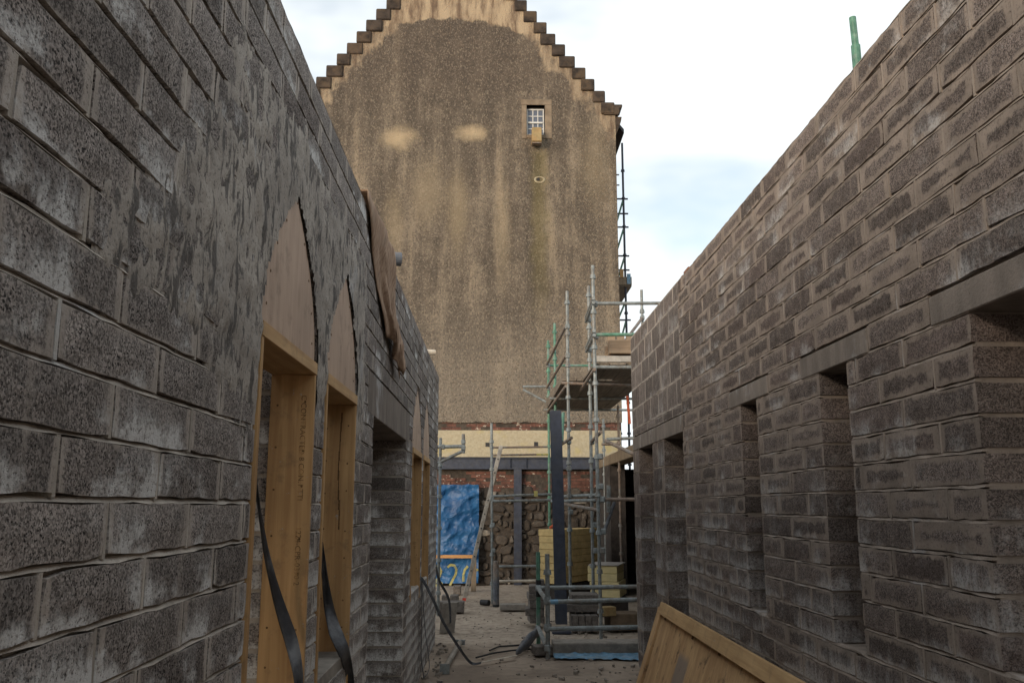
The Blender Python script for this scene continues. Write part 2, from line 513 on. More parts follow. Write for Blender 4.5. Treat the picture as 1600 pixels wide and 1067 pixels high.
def harl_mat():
    n = NT('stained_harling')
    P = n.pos()
    x, y, z = n.sep(P)
    sp = n.voro(n.scale(P, (1.15, 1, .85)), 34, out='Color')
    ss = n.node('ShaderNodeSeparateColor'); n.set(ss.inputs[0], sp)
    d = n.voro(n.scale(P, (1.15, 1, .85)), 34)
    fine = n.noise(P, 30, 3, 0.7)
    mid = n.noise(P, 1.3, 5, 0.62)
    streak = n.noise(n.scale(P, (2.0, 2.0, 0.2)), 1.0, 4, 0.6)
    lowf = n.ramp(z, 3.5, 9.5, 0.0, 1.0)
    c_dark, c_mid, c_lite = (0.096, 0.080, 0.065), (0.212, 0.175, 0.134), (0.36, 0.30, 0.225)
    base = n.mix(n.ramp(n.math('ADD', n.math('MULTIPLY', mid, 0.4), n.math('MULTIPLY', streak, 0.6)), 0.42, 0.64), c_dark, c_mid)
    base = n.mix(n.math('MULTIPLY', n.ramp(streak, 0.54, 0.70), 0.6), base, (0.275, 0.222, 0.158))
    # greyer towards the foot, darker sooty upper gable
    base = n.mix(n.math('MULTIPLY', n.ramp(z, 7.0, 4.0), 0.55), base, (0.215, 0.187, 0.153))
    base = n.mix(n.math('MULTIPLY', n.ramp(z, 10.6, 12.2), 0.62), base, (0.088, 0.071, 0.059))
    # individual chips of harl
    base = n.mix(n.math('MULTIPLY', n.ramp(ss.outputs[0], 0.60, 0.95), 0.30), base, c_lite)
    base = n.mix(n.math('MULTIPLY', n.ramp(ss.outputs[1], 0.62, 0.9), 0.36), base, (0.045, 0.036, 0.030))

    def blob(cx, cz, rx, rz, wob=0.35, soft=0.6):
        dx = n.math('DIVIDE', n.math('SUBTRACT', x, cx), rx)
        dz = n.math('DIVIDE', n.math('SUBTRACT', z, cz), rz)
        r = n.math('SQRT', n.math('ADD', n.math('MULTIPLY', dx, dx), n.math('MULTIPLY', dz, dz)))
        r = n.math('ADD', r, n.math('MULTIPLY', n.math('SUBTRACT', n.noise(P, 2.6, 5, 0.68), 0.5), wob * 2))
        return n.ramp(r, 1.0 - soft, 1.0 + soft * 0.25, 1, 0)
    for (px, py, rx, rz) in ((624, 216, 0.46, 0.36), (738, 208, 0.44, 0.24)):  # two soft glows on the gable, painted into the harl colour
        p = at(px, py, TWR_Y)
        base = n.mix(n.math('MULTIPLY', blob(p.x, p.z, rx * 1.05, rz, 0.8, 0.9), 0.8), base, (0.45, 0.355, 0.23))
    for (px, py, rx, rz, am) in ((668, 300, 0.5, 1.0, 0.35), (715, 330, 0.32, 1.3, 0.45), (785, 360, 0.25, 1.6, 0.3), (930, 260, 0.5, 1.4, 0.3), (615, 350, 0.3, 1.2, 0.35)):
        p = at(px, py, TWR_Y)
        base = n.mix(n.math('MULTIPLY', blob(p.x, p.z, rx, rz, 0.5, 0.9), am), base, (0.32, 0.255, 0.165))
    # green-gold run below the window spout
    p = at(845, 290, TWR_Y)
    run = n.math('MULTIPLY', n.ramp(n.math('ABSOLUTE', n.math('ADD', n.math('SUBTRACT', x, p.x - 0.03), n.math('MULTIPLY', n.math('SUBTRACT', n.noise(P, 2.2, 3), 0.5), 0.35))), 0.05, 0.30, 1, 0), n.ramp(z, 10.25, 9.9))
    run = n.math('MULTIPLY', run, n.ramp(z, 5.2, 8.0))
    base = n.mix(n.math('MULTIPLY', run, 0.42), base, (0.135, 0.113, 0.04))
    # cream limewash left under the crow steps and at the head of the gable
    hw = n.math('ABSOLUTE', n.math('SUBTRACT', x, TCX))
    under = n.math('SUBTRACT', n.math('MULTIPLY_ADD', hw, -0.30 / 0.235, 13.70 + 1.733 * 0.30 / 0.235), z)
    nz = n.math('SUBTRACT', n.noise(n.scale(P, (2.2, 2.2, 1.2)), 1.0, 5, 0.65), 0.5)
    edge = n.ramp(n.math('ADD', under, n.math('MULTIPLY', nz, 2.0)), 0.50, 0.78, 1, 0)
    topz = n.math('SUBTRACT', z, n.math('MULTIPLY_ADD', n.math('POWER', n.math('MULTIPLY', n.math('SUBTRACT', x, -1.15), 0.62), 2.0), -0.30, 13.48))
    top = n.ramp(n.math('ADD', topz, n.math('MULTIPLY', nz, 0.55)), -0.04, 0.03)
    cream_m = n.math('MAXIMUM', edge, top)
    cr = n.mix(n.ramp(n.noise(n.scale(P, (5, 5, 1.0)), 1.0, 5, 0.7), 0.35, 0.62), (0.15, 0.105, 0.075), (0.42, 0.33, 0.225))
    base = n.mix(n.math('MULTIPLY', n.math('MAXIMUM', n.math('MULTIPLY', edge, 0.72), top), 0.92), base, cr)
    hgt = n.math('ADD', n.math('MULTIPLY', n.math('SUBTRACT', 1.0, d), 1.0), n.math('MULTIPLY', fine, 0.4))
    return n.done(base, 0.95, n.bump(hgt, 0.7, 0.02), spec=0.12)


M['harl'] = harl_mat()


def cream_band_mat():
    n = NT('cream_render_band')
    P = n.pos()
    g = n.noise(P, 22, 4, 0.7)
    col = n.mix(n.ramp(g, 0.3, 0.7), (0.33, 0.285, 0.195), (0.42, 0.37, 0.265))
    col = n.mix(n.math('MULTIPLY', n.ramp(n.noise(P, 2.2, 2), 0.55, 0.68), 0.5), col, (0.40, 0.33, 0.13))
    return n.done(col, 0.9, n.bump(g, 0.4, 0.01))


M['cream'] = cream_band_mat()


def brick_mat():
    n = NT('old_red_brick')
    P = n.pos()
    a = n.node('ShaderNodeAttribute', attribute_name='tone').outputs['Color']
    g = n.noise(P, 5, 4)
    col = n.mix(n.ramp(g, 0.3, 0.7), (0.075, 0.036, 0.029), (0.165, 0.078, 0.058))
    fl = n.ramp(n.noise(n.scale(P, (1.2, 1, 1.6)), 11, 3, 0.5), 0.60, 0.66)
    col = n.mix(n.math('MULTIPLY', fl, 0.8), col, (0.46, 0.41, 0.34))
    return n.done(col, 0.95, n.bump(g, 0.4, 0.02))


M['brick'] = brick_mat()


def rubble_mat():
    n = NT('rubble_stone')
    P = n.pos()
    oi = n.node('ShaderNodeObjectInfo').outputs['Random']
    g = n.noise(P, 14, 5, 0.7)
    c = n.mix(oi, (0.046, 0.038, 0.032), (0.110, 0.092, 0.075))
    c = n.mix(n.ramp(oi, 0.90, 0.96), c, (0.27, 0.24, 0.20))
    col = n.mix(n.ramp(g, 0.34, 0.6, 0.6, 0), c, (0.045, 0.036, 0.03))
    return n.done(col, 0.95, n.bump(g, 0.7, 0.03))


M['rubble'] = rubble_mat()
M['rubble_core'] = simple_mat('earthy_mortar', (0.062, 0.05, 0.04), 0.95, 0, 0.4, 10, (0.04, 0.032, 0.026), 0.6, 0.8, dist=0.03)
M['dark_wall'] = simple_mat('dark_brown_wall', (0.05, 0.042, 0.038), 0.95, 0, 0.4, 6, (0.09, 0.075, 0.065), 0.5, 0.6, dist=0.03)  # very dark brown with slightly paler mottling


def tarp_mat():
    n = NT('blue_tarpaulin')
    P = n.pos()
    g = n.noise(P, 3.2, 5, 0.6)
    col = n.mix(n.ramp(g, 0.3, 0.7), (0.008, 0.058, 0.165), (0.020, 0.110, 0.265))
    return n.done(col, 0.45, n.bump(n.voro(n.mix(0.12, P, n.node('ShaderNodeTexNoise').outputs['Color']), 3.6), 0.8, 0.10, n.bump(n.voro(n.scale(P, (1, 1, .7), (3, 2, 1)), 8.5), 0.5, 0.04)), spec=0.4)


M['tarp'] = tarp_mat()


def hessian_mat():
    n = NT('brown_hessian')
    P = n.pos()
    w = n.noise(n.scale(P, (40, 40, 5)), 1.0, 4, 0.6)
    g = n.noise(P, 6, 4)
    col = n.mix(n.ramp(w, 0.3, 0.7), (0.25, 0.165, 0.115), (0.40, 0.285, 0.205))
    col = n.mix(n.ramp(g, 0.55, 0.7, 0, 0.5), col, (0.26, 0.20, 0.155))
    return n.done(col, 0.95, n.bump(w, 0.6, 0.008), spec=0.1)


M['hessian'] = hessian_mat()


def panel_mat():
    n = NT('weathered_shuttering_ply')
    P = n.pos()
    s = n.noise(n.scale(P, (2.2, 9, 2.2)), 1.0, 4, 0.6, 0.3)
    f = n.noise(n.scale(P, (12, 60, 12)), 1.0, 3)
    m = n.noise(P, 7, 5, 0.7)
    col = n.mix(n.ramp(s, 0.32, 0.68), (0.44, 0.265, 0.130), (0.62, 0.400, 0.205))
    col = n.mix(n.ramp(f, 0.3, 0.7, 0.25, 0), col, (0.22, 0.12, 0.05))
    x, y, z = n.sep(P)
    yy = n.math('ADD', y, n.math('MULTIPLY', m, 0.12))
    band = n.math('MULTIPLY', n.ramp(yy, 6.95, 7.02), n.ramp(yy, 7.30, 7.37, 1, 0))
    band = n.math('MULTIPLY', band, n.ramp(z, 0.60, 0.52))
    col = n.mix(n.math('MULTIPLY', band, 0.75), col, (0.215, 0.19, 0.175))
    col = n.mix(n.math('MULTIPLY', n.ramp(m, 0.55, 0.70), 0.75), col, (0.085, 0.055, 0.035))
    return n.done(col, 0.8, n.bump(s, 0.2, 0.01))


M['panel'] = panel_mat()

# ------------------------------------------------------------------ ground
def build_ground():
    xs = [-600, -60, -14] + [-6 + 0.12 * i for i in range(101)] + [14, 60, 600]
    ys = [-200, -40, -8] + [-3 + 0.12 * i for i in range(201)] + [32, 60, 150, 900]
    vs = []; fs = []
    for y in ys:
        for x in xs:
            z = 0.0
            if -6 <= x <= 6.1 and -3 <= y <= 21.1:
                z = 0.030 * noise.noise((x * 0.9, y * 0.9, 3)) + 0.006 * noise.noise((x * 4, y * 4, 7)) - 0.012
            vs.append((x, y, z))
    nx = len(xs)
    for j in range(len(ys) - 1):
        for i in range(nx - 1):
            fs.append((j * nx + i, j * nx + i + 1, (j + 1) * nx + i + 1, (j + 1) * nx + i))
    o = MB().add(vs, fs).build('ground', M['ground'], None, smooth=True, kind='structure', recalc=False)
    return o


build_ground()

# ------------------------------------------------------------------ block walls
_cache = {}


def block_mesh(L, Hh, D, var, mat, smr):
    """one concrete block; local +X is the exposed face, Y along the wall, origin at the centre of the face"""
    key = (round(L, 2), round(Hh, 3), round(D, 2), var, mat.name)
    if key in _cache: return _cache[key]
    r = random.Random(hash(key[:4]) & 0xffff)
    L, Hh, D = key[0], key[1], key[2]
    nx, nz = 5, 2
    vs = []; idx = {}
    for i in range(nx + 1):
        for k in range(nz + 1):
            e = i in (0, nx) or k in (0, nz)
            y = -L / 2 + L * i / nx; z = -Hh / 2 + Hh * k / nz
            if e:
                if 0 < i < nx: y += r.uniform(-.02, .02) * min(1, L / .44)
                ins = r.uniform(-.002, 0.0065) + (.007 * r.random() if i in (0, nx) and k in (0, nz) and r.random() < .3 else 0)
                if i in (0, nx): y -= math.copysign(ins, y)
                if k in (0, nz): z -= math.copysign(ins, z)
                x = -r.uniform(0.0003, 0.0026)
            else:
                x = r.uniform(-0.001, 0.0025)
            idx[i, k] = len(vs); vs.append((x, y, z))
    fs = [(idx[i, k], idx[i + 1, k], idx[i + 1, k + 1], idx[i, k + 1]) for i in range(nx) for k in range(nz)]
    nf = len(fs)
    ring = [(i, 0) for i in range(nx)] + [(nx, k) for k in range(nz)] + [(i, nz) for i in range(nx, 0, -1)] + [(0, k) for k in range(nz, 0, -1)]
    n0 = len(vs)
    for (i, k) in ring:
        v = vs[idx[i, k]]
        vs.append((-D, v[1], v[2]))
    m = len(ring)
    for q in range(m):
        a, b = idx[ring[q]], idx[ring[(q + 1) % m]]
        fs.append((a, n0 + q, n0 + (q + 1) % m, b))
    me = bpy.data.meshes.new('concrete_block')
    me.from_pydata(vs, [], fs)
    uv = me.uv_layers.new(name='uv'); hf = me.uv_layers.new(name='half')
    for p in me.polygons:
        for li in p.loop_indices:
            v = vs[me.loops[li].vertex_index]
            if p.index < nf or abs(p.normal.y) < 0.5:
                uv.data[li].uv = (v[1], v[2]); hf.data[li].uv = (L / 2, Hh / 2)
            else:
                uv.data[li].uv = (v[0] + D / 2, v[2]); hf.data[li].uv = (D / 2 + 0.06, Hh / 2 + .035)
    ca = me.color_attributes.new('tone', 'FLOAT_COLOR', 'POINT')
    t = (r.random(), r.random(), r.random() * smr, 1)
    for d in ca.data: d.color = t
    me.materials.append(mat)
    _cache[key] = me
    return me


class Opening:
    def __init__(s, y0, y1, z0, z1, apex=None):
        s.y0, s.y1, s.z0, s.z1, s.apex = y0, y1, z0, z1, apex

    def span(s, za, zb):
        """hole in the course za..zb, or None"""
        zm = (za + zb) / 2
        if s.z0 - .02 < zm < s.z1: return s.y0, s.y1
        if s.apex and s.z1 <= zm < s.apex + 0.03:
            hw = s.half(max(za, s.z1))
            c = (s.y0 + s.y1) / 2
            return c - hw - .01, c + hw + .01
        return None

    def half(s, z):
        t = max(0.0, min(1.0, (z - s.z1) / (s.apex - s.z1)))
        return (s.y1 - s.y0) / 2 * (1 - t ** 2.05)


def course_list(z, h, n0, n1): return [(z + h * k, z + h * (k + 1)) for k in range(n0, n1)]


def build_wall(parent, face, sgn, sections, T, lintels):
    """sections: (y0, y1, courses, openings, block material, mortar material, module length, smear).
    sgn=+1: exposed face looks to +X (left wall); -1: looks to -X."""
    pieces = []
    core = {}
    for (ya, yb, courses, ops, mat, mmat, mod, smr, dleaf) in sections:
        mb = core.setdefault(mmat.name, (mmat, MB()))[1]
        lints = [l for l in lintels]
        for ci, (za, zb) in enumerate(courses):
            holes = []
            for o in ops:
                sp = o.span(za, zb)
                if sp: holes.append((sp[0], sp[1], True))
            for (l0, l1, lz0, lz1) in lints:
                if lz0 - .01 < (za + zb) / 2 < lz1 + .01: holes.append((l0, l1, False))
            holes.sort()
            spans = []
            y = ya; jl = True
            for (h0, h1, jamb) in holes:
                if h0 > y + .02 and h0 < yb + .01: spans.append((y, min(h0, yb), jl, jamb))
                if h1 > y: y, jl = h1, jamb
            if y < yb - .02: spans.append((y, yb, jl, True))
            for (s0, s1, j0, j1) in spans:
                zj = R.uniform(-.0015, .0015)
                # mortar core, set back from the face
                xf = face - sgn * 0.019; xb = face - sgn * (T - .003)
                mb.box((min(xf, xb), s0 + .012, za), (max(xf, xb), s1 - .012, zb))
                # struck bed joint: top edge set back, lower edge nearly flush
                n = max(1, int((s1 - s0) / (0.055 if s0 < 6 else .15)))
                prof = []
                for i in range(n + 1):
                    yy = s0 + (s1 - s0) * i / n
                    yy = min(max(yy, s0 + .010), s1 - .010)
                    nz = noise.noise((yy * 2.1, za * 3, face)) * .5 + .5
                    rt = 0.009 + 0.006 * R.random()
                    rb = 0.001 + 0.004 * R.random()
                    if mat is not M['block_left']: rt, rb = .004 + .007 * R.random() * (nz > .35), .0005 + .0025 * R.random()
                    if mat is M['block_big']: rt, rb = 0.002, 0.001
                    wv = noise.noise((yy * 9, za * 5, face)) + .6 * noise.noise((yy * 23, za * 9, face))
                    zl = zb - 0.0045 + .0045 * wv; zh = zb + 0.006; rb = max(0.0, rb + .003 * wv)
                    prof.append((yy, rt, rb, zl, zh))
                vs = []; fs = []
                for (yy, rt, rb, zl, zh) in prof:
                    vs += [(face - sgn * .03, yy, zl), (face - sgn * rb, yy, zl), (face - sgn * rt, yy, zh), (face - sgn * .03, yy, zh)]
                for i in range(n):
                    a = i * 4; b = a + 4
                    fs += [(a + 1, b + 1, b + 2, a + 2), (a, b, b + 1, a + 1), (a + 2, b + 2, b + 3, a + 3)]
                fs += [(0, 1, 2, 3), tuple(n * 4 + q for q in (3, 2, 1, 0))]
                mb.add(vs, fs)
                # blocks
                off = (mod * 0.5 if ci % 2 else 0.0) + R.uniform(-.03, .03)
                cuts = []
                k = math.floor((s0 - ya) / mod) - 1
                while True:
                    c = ya + off + k * mod
                    k += 1
                    if c <= s0 + 0.09: continue
                    if c >= s1 - 0.09: break
                    cuts.append(c + R.uniform(-.012, .012))
                edges = [s0] + cuts + [s1]
                for q in range(len(edges) - 1):
                    a, b = edges[q], edges[q + 1]
                    ga = 0.0 if q == 0 else 0.005
                    gb = 0.0 if q == len(edges) - 2 else 0.005
                    a += ga; b -= gb
                    if b - a < .03: continue
                    dd = T if ((q == 0 and j0) or (q == len(edges) - 2 and j1)) else dleaf
                    pieces.append((a, b, za + .005, zb - .005, dd, mat, smr, zj))
                    if gb:
                        rc = R.uniform(.001, .006) if mat is M['block_left'] else R.uniform(0, .0025)
                        x0, x1 = face - sgn * .03, face - sgn * rc
                        mb.box((min(x0, x1), b - .001, za + .004), (max(x0, x1), b + .011, zb - .004))
    # largest in the photograph become parts, the rest one mesh
    scored = []
    for p in pieces:
        c = (face, (p[0] + p[1]) / 2, (p[2] + p[3]) / 2)
        q = topx(c)
        sc = 0
        if q and -60 < q[0] < 1660 and -60 < q[1] < 1130 and c[1] > .3:
            sc = (p[1] - p[0]) * (p[3] - p[2]) / c[1] ** 3
        scored.append((sc, p))
    scored.sort(key=lambda t: -t[0])
    rest = bmesh.new()
    ren = bpy.data.meshes.new('concrete_blocks')
    mats = []
    tmp = []
    o0 = wloc(parent)
    for n, (sc, p) in enumerate(scored):
        a, b, z0, z1, dd, mat, smr, zj = p
        me = block_mesh(b - a, z1 - z0, dd, R.randrange(16), mat, smr)
        wav = 0.0025 * noise.noise((a * 3.1, z0 * 7, face * 3))
        loc = Vector((face + sgn * wav, (a + b) / 2, (z0 + z1) / 2 + zj)) - o0
        sy = (b - a) / round(b - a, 2)
        rot = 0 if sgn > 0 else PI
        tilt = R.uniform(-.003, .003)
        if n < 300 and sc > 0:
            o = bpy.data.objects.new('concrete_block', me)
            COL.objects.link(o)
            o.parent = parent
            o.location = loc; o.rotation_euler = (tilt, 0, rot); o.scale = (1, sy, 1)
        else:
            tmp.append((me, Matrix.LocRotScale(loc, Euler((tilt, 0, rot)), Vector((1, sy, 1)))))
    # joined remainder keeps the attributes of each block
    V = []; Fc = []; U = []; Hf = []; Tn = []; Mi = []
    mlist = []
    for me, mx in tmp:
        n0 = len(V)
        V += [tuple(mx @ v.co) for v in me.vertices]
        if me.materials[0] not in mlist: mlist.append(me.materials[0])
        mi = mlist.index(me.materials[0])
        for pl in me.polygons:
            Fc.append(tuple(i + n0 for i in pl.vertices)); Mi.append(mi)
            for li in pl.loop_indices:
                U.append(tuple(me.uv_layers['uv'].data[li].uv)); Hf.append(tuple(me.uv_layers['half'].data[li].uv))
        c = tuple(me.color_attributes['tone'].data[0].color)
        Tn += [c] * len(me.vertices)
    if V:
        ren.from_pydata(V, [], Fc)
        uv = ren.uv_layers.new(name='uv'); hf = ren.uv_layers.new(name='half')
        uv.data.foreach_set('uv', [c for t in U for c in t]); hf.data.foreach_set('uv', [c for t in Hf for c in t])
        ca = ren.color_attributes.new('tone', 'FLOAT_COLOR', 'POINT')
        ca.data.foreach_set('color', [c for t in Tn for c in t])
        for m in mlist: ren.materials.append(m)
        ren.polygons.foreach_set('material_index', Mi)
        o = bpy.data.objects.new('small_concrete_blocks', ren)
        COL.objects.link(o); o.parent = parent; o['kind'] = 'stuff'
    rest.free()
    for (mm, mb) in core.values():
        mb.build('mortar', mm, parent, recalc=False)


XL, XR = -0.728, 1.587
TL, TR = 0.33, 0.31

# --- left wall
left = thing('block_wall', 'long dark grey block wall on the left with pointed timber-framed window openings', 'wall', (XL, 0, 0))
zL = 1.71
LH = 2.2725                                       # head of the openings
l_ops = [Opening(2.73, 3.60, .98, LH, 2.83), Opening(3.84, 4.69, .98, LH, 2.83), Opening(5.41, 7.47, -.1, LH - .0375),
         Opening(8.09, 9.10, 0.97, LH - .05, 2.80), Opening(9.37, 10.24, 0.97, LH - .05, 2.80)]
l_courses = course_list(zL, .1125, -16, 15)
build_wall(left, XL, 1, [(-3.0, 11.8, l_courses, l_ops, M['block_left'], M['mortar_left'], .45, 1.0, .10)], TL,
           [(5.16, 7.72, LH, LH + .225)])
MB().box((XL - TL, 5.16, LH - .035), (XL - .17, 7.72, LH + .215)).build('lintel', M['lintel'], left, bevel=.004)
MB().box((XL - .16, 5.16, LH - .035), (XL + .001, 7.72, LH + .215)).build('lintel', M['lintel'], left, bevel=.004)
# rough mortar bed on top of the wall
mb = MB()
n = 90
for side in range(1):
    vs = []; fs = []
    for i in range(n + 1):
        y = -3 + 14.79 * i / n
        h = .012 + .018 * max(0, noise.noise((y * 3, 1, 5)))
        w = .004 * noise.noise((y * 5, 2, 1))
        vs += [(XL - .004 + w, y, 3.397), (XL - .012 + w, y, 3.397 + h), (XL - TL + .01, y, 3.397 + h), (XL - TL, y, 3.397)]
    for i in range(n):
        a = i * 4
        for k in range(3): fs.append((a + k, a + 4 + k, a + 5 + k, a + 1 + k))
    mb.add(vs, fs)
mb.build('mortar_topping', M['mortar_left'], left)


def parge():
    st = 0.0125
    y0, y1, z0, z1 = 1.55, 5.35, 1.9, 3.33
    ny, nz = int((y1 - y0) / st), int((z1 - z0) / st)
    vs = []; keep = []
    arches = l_ops[:2]

    def hole(y, z):
        for o in arches:
            c = (o.y0 + o.y1) / 2
            if z < o.z1 + .002 and o.y0 - .004 < y < o.y1 + .004: return True
            if o.z1 <= z <= o.apex and abs(y - c) < o.half(z) - .001 + .006 * noise.noise((y * 25, z * 25, 1)): return True
        return False

    def dist(y, z):
        d = 9
        for o in arches:
            c = (o.y0 + o.y1) / 2
            if z > o.z1: d = min(d, abs(abs(y - c) - o.half(min(z, o.apex))) if z < o.apex else math.hypot(y - c, z - o.apex))
            else: d = min(d, abs(abs(y - c) - (o.y1 - o.y0) / 2) + (o.z1 - z) * 1.6)
        return d
    for j in range(nz + 1):
        for i in range(ny + 1):
            y = y0 + st * i; z = z0 + st * j
            n1 = noise.noise((y * 1.7, z * 2.4, 2.0))
            n2 = noise.noise((y * 7, z * 9, 5.0))
            n3 = noise.noise((y * 24, z * 10, 8.0))
            n4 = noise.noise((y * 55, z * 22, 4.0))
            d = dist(y, z)
            m = 0.0065 - 0.010 * max(0, d - .14) + 0.006 * n1 + 0.006 * n2 + 0.007 * n3 + .006 * n4
            m -= 0.16 * max(0, 2.08 - y - .25 * n1 - (z - 2.67) * -.85 * 1.0) if y < 2.4 else 0
            if z > 3.12: m -= .06 * (z - 3.12)
            
            m -= .045 * max(0, z - 2.92)
            if y > 4.85: m -= .05 * (y - 4.85)
            if z < 2.2: m -= .03 * (2.2 - z)
            m = max(-.01, min(.016, m))
            vs.append((XL + m, y, z)); keep.append(m > -.009 and not hole(y, z))
    fs = []
    w = ny + 1
    for j in range(nz):
        for i in range(ny):
            q = (j * w + i, j * w + i + 1, (j + 1) * w + i + 1, (j + 1) * w + i)
            if sum(keep[k] for k in q) >= 3: fs.append(q)
    used = sorted({k for f in fs for k in f}); mp = {k: i for i, k in enumerate(used)}
    MB().add([vs[k] for k in used], [tuple(mp[k] for k in f) for f in fs]).build('mortar_coat', M['parge'], left, smooth=True, recalc=False)


parge()


def text_mesh(txt, size, mat, parent, origin, ux, uy, name='stamped_lettering'):
    cu = bpy.data.curves.new('lettering', 'FONT')
    cu.body = txt; cu.size = size; cu.extrude = 0.0003
    cu.resolution_u = 2
    ob = bpy.data.objects.new('lettering', cu)
    dg = bpy.context.evaluated_depsgraph_get()
    COL.objects.link(ob)
    dg.update()
    me = bpy.data.meshes.new_from_object(ob.evaluated_get(dg))
    bpy.data.objects.remove(ob); bpy.data.curves.remove(cu)
    ux, uy = Vector(ux).normalized(), Vector(uy).normalized()
    uz = ux.cross(uy)
    mx = Matrix((ux, uy, uz)).transposed().to_4x4()
    mx.translation = Vector(origin) - wloc(parent)
    me.transform(mx)
    me.materials.clear(); me.materials.append(mat)
    o = bpy.data.objects.new(name, me)
    COL.objects.link(o); o.parent = parent
    return o


def lancet_frame(o, label, stamps, depth=.17, cut=False):
    t = thing('window_frame', label, 'window frame', (XL, (o.y0 + o.y1) / 2, o.z0), 'pointed timber window frames along the left wall')
    c = (o.y0 + o.y1) / 2
    x0, x1 = XL - depth, XL + .006
    ht = .05
    th = .026
    for y in (o.y0 + .002, o.y1 - th - .002):
        MB().box((x0, y, o.z0 - .16 if y > c else o.z0 - .1), (x1, y + th, o.z1 - ht)).build('jamb_board', M['wood_z'], t, bevel=.0015)
    MB().box((x0, o.y0 + .002, o.z1 - ht + .001), (x1 + .003, o.y1 - .002, o.z1)).build('head_board', M['wood_y'], t, bevel=.0015)
    # plywood arch former
    poly = []
    N = 22
    for i in range(N + 1):
        z = o.z1 + .004 + (o.apex - o.z1 - .006) * i / N
        poly.append((-o.half(z) + .008, z))
    right = [(-u, z) for u, z in poly[::-1]]
    pts = poly + right[1:]
    MB().prism(pts, (XL - .005, c, 0), (0, 1, 0), (0, 0, 1), (-.018, 0, 0)).build('arch_panel', M['ply'], t)
    # the rim behind closes the reveal of the arch
    rim = MB()
    for q in range(len(pts) - 1):
        (u0, a0), (u1, a1) = pts[q], pts[q + 1]
        rim.add([(XL - .024, c + u0, a0), (XL - .024, c + u1, a1), (XL - depth, c + u1, a1), (XL - depth, c + u0, a0)], [(0, 1, 2, 3)])
    rim.build('arch_rim', M['wood_y'], t)
    for q in range(2, len(pts) - 2, 5):
        u, zz = pts[q]
        u *= .86
        zz = o.z1 + (zz - o.z1) * .93 + .02
        MB().tube((XL - .0055, c + u, zz), (XL - .0035, c + u, zz), .0055, n=8).build('nail_head', M['ink'], t)
    for k in range(7):
        zz = o.z0 + .1 + k * .17
        for xx in (.03, .14):
            MB().tube((XL - xx, o.y1 - th - .0035, zz + .02 * math.sin(k * 3 + xx * 50)), (XL - xx, o.y1 - th - .0018, zz + .02 * math.sin(k * 3 + xx * 50)), .0045, n=8).build('nail_head', M['ink'], t)
    for (txt, size, z, xx) in stamps:
        text_mesh(txt, size, M['stamp'], t, (XL - xx, o.y1 - th - .0035, z), (0, 0, -1), (1, 0, 0))
    return t


lancet_frame(l_ops[0], 'nearest pointed timber window frame with stamped lettering down its board', [('C CONTRACTED 8 CON.1 TTI', .031, 2.14, .045), ('1224-CPR-0390 2', .031, 1.62, .045)])
f2 = lancet_frame(l_ops[1], 'second pointed timber window frame with a long crack down its board', [])
lancet_frame(l_ops[2 + 1], 'third narrow pointed timber window frame beyond the doorway', [('12 24', .03, 1.35, .06)], .15)
lancet_frame(l_ops[4], 'last pointed timber window frame near the far end of the left wall', [], .15)
# crack in the second jamb
cr = MB()
yy = l_ops[1].y1 - .0295
pts = [(XL - .07 + .006 * math.sin(z * 9) + .004 * R.random(), z) for z in [2.18 - .05 * i for i in range(13)]]
for (a, za), (b, zb) in zip(pts, pts[1:]):
    cr.box((min(a, b) - .0025, yy, zb), (max(a, b) + .0025, yy + .002, za))
cr.build('crack', M['ink'], f2)

# sills of the first two windows
for o in l_ops[:2]:
    MB().box((XL - TL + .01, o.y0 + .03, o.z0 - .058), (XL - .004, o.y1 - .03, o.z0 + .004)).build('mortar_sill', M['kerb'], left, bevel=.004)

# hanging black membrane in the two near windows
def atx(px, py, X):
    r = FWD * F_PX + RGT * (px - PX_CX) + UPV * (PX_CY - py)
    return EYE + r * (X / r.x)


def flap(label, rows):
    """flat membrane strip hanging out of the opening; rows = (pixel x, pixel y, set-back from the wall face, width)"""
    K = 5
    P_ = [(atx(a, b, XL - d), w) for a, b, d, w in rows]
    pts = []
    for i in range(len(P_) - 1):
        p0, p1, p2, p3 = (P_[k][0] for k in (max(i - 1, 0), i, i + 1, min(i + 2, len(P_) - 1)))
        for k in range(5):
            t = k / 5
            pts.append((.5 * ((2 * p1) + (p2 - p0) * t + (2 * p0 - 5 * p1 + 4 * p2 - p3) * t * t + (3 * p1 - p0 - 3 * p2 + p3) * t ** 3), P_[i][1] * (1 - t) + P_[i + 1][1] * t))
    pts.append(P_[-1])
    vs = []; fs = []
    for i, (p, w_) in enumerate(pts):
        for k in range(K + 1):
            q = k / K - .5
            vs.append((p.x + q * w_ * .75, p.y + q * w_ * .4 + .010 * math.cos(q * 5 + i * .25), p.z + .012 * math.sin(q * 4 + i * .3)))
    w = K + 1
    for i in range(len(pts) - 1):
        for k in range(K):
            fs.append((i * w + k, i * w + k + 1, (i + 1) * w + k + 1, (i + 1) * w + k))
    ob = MB().add(vs, fs).build('damp_proof_strip', M['strap'], None, smooth=True)
    md = ob.modifiers.new('thick', 'SOLIDIFY'); md.thickness = .003
    tag(ob, label, 'plastic strip', 'black plastic strips in the window openings')


flap('narrow black plastic strip hanging across the nearest timber window opening', [(398, 735, .13, .012), (405, 790, .12, .018), (415, 860, .11, .030), (433, 935, .08, .040), (455, 1000, .03, .050), (466, 1045, -.012, .045), (468, 1090, -.015, .04)])
flap('wider black plastic strip hanging across the second timber window opening', [(503, 850, .10, .016), (508, 900, .10, .040), (514, 950, .09, .068), (525, 992, .03, .085), (538, 1020, -.012, .060), (548, 1060, -.014, .045), (550, 1095, -.015, .04)])

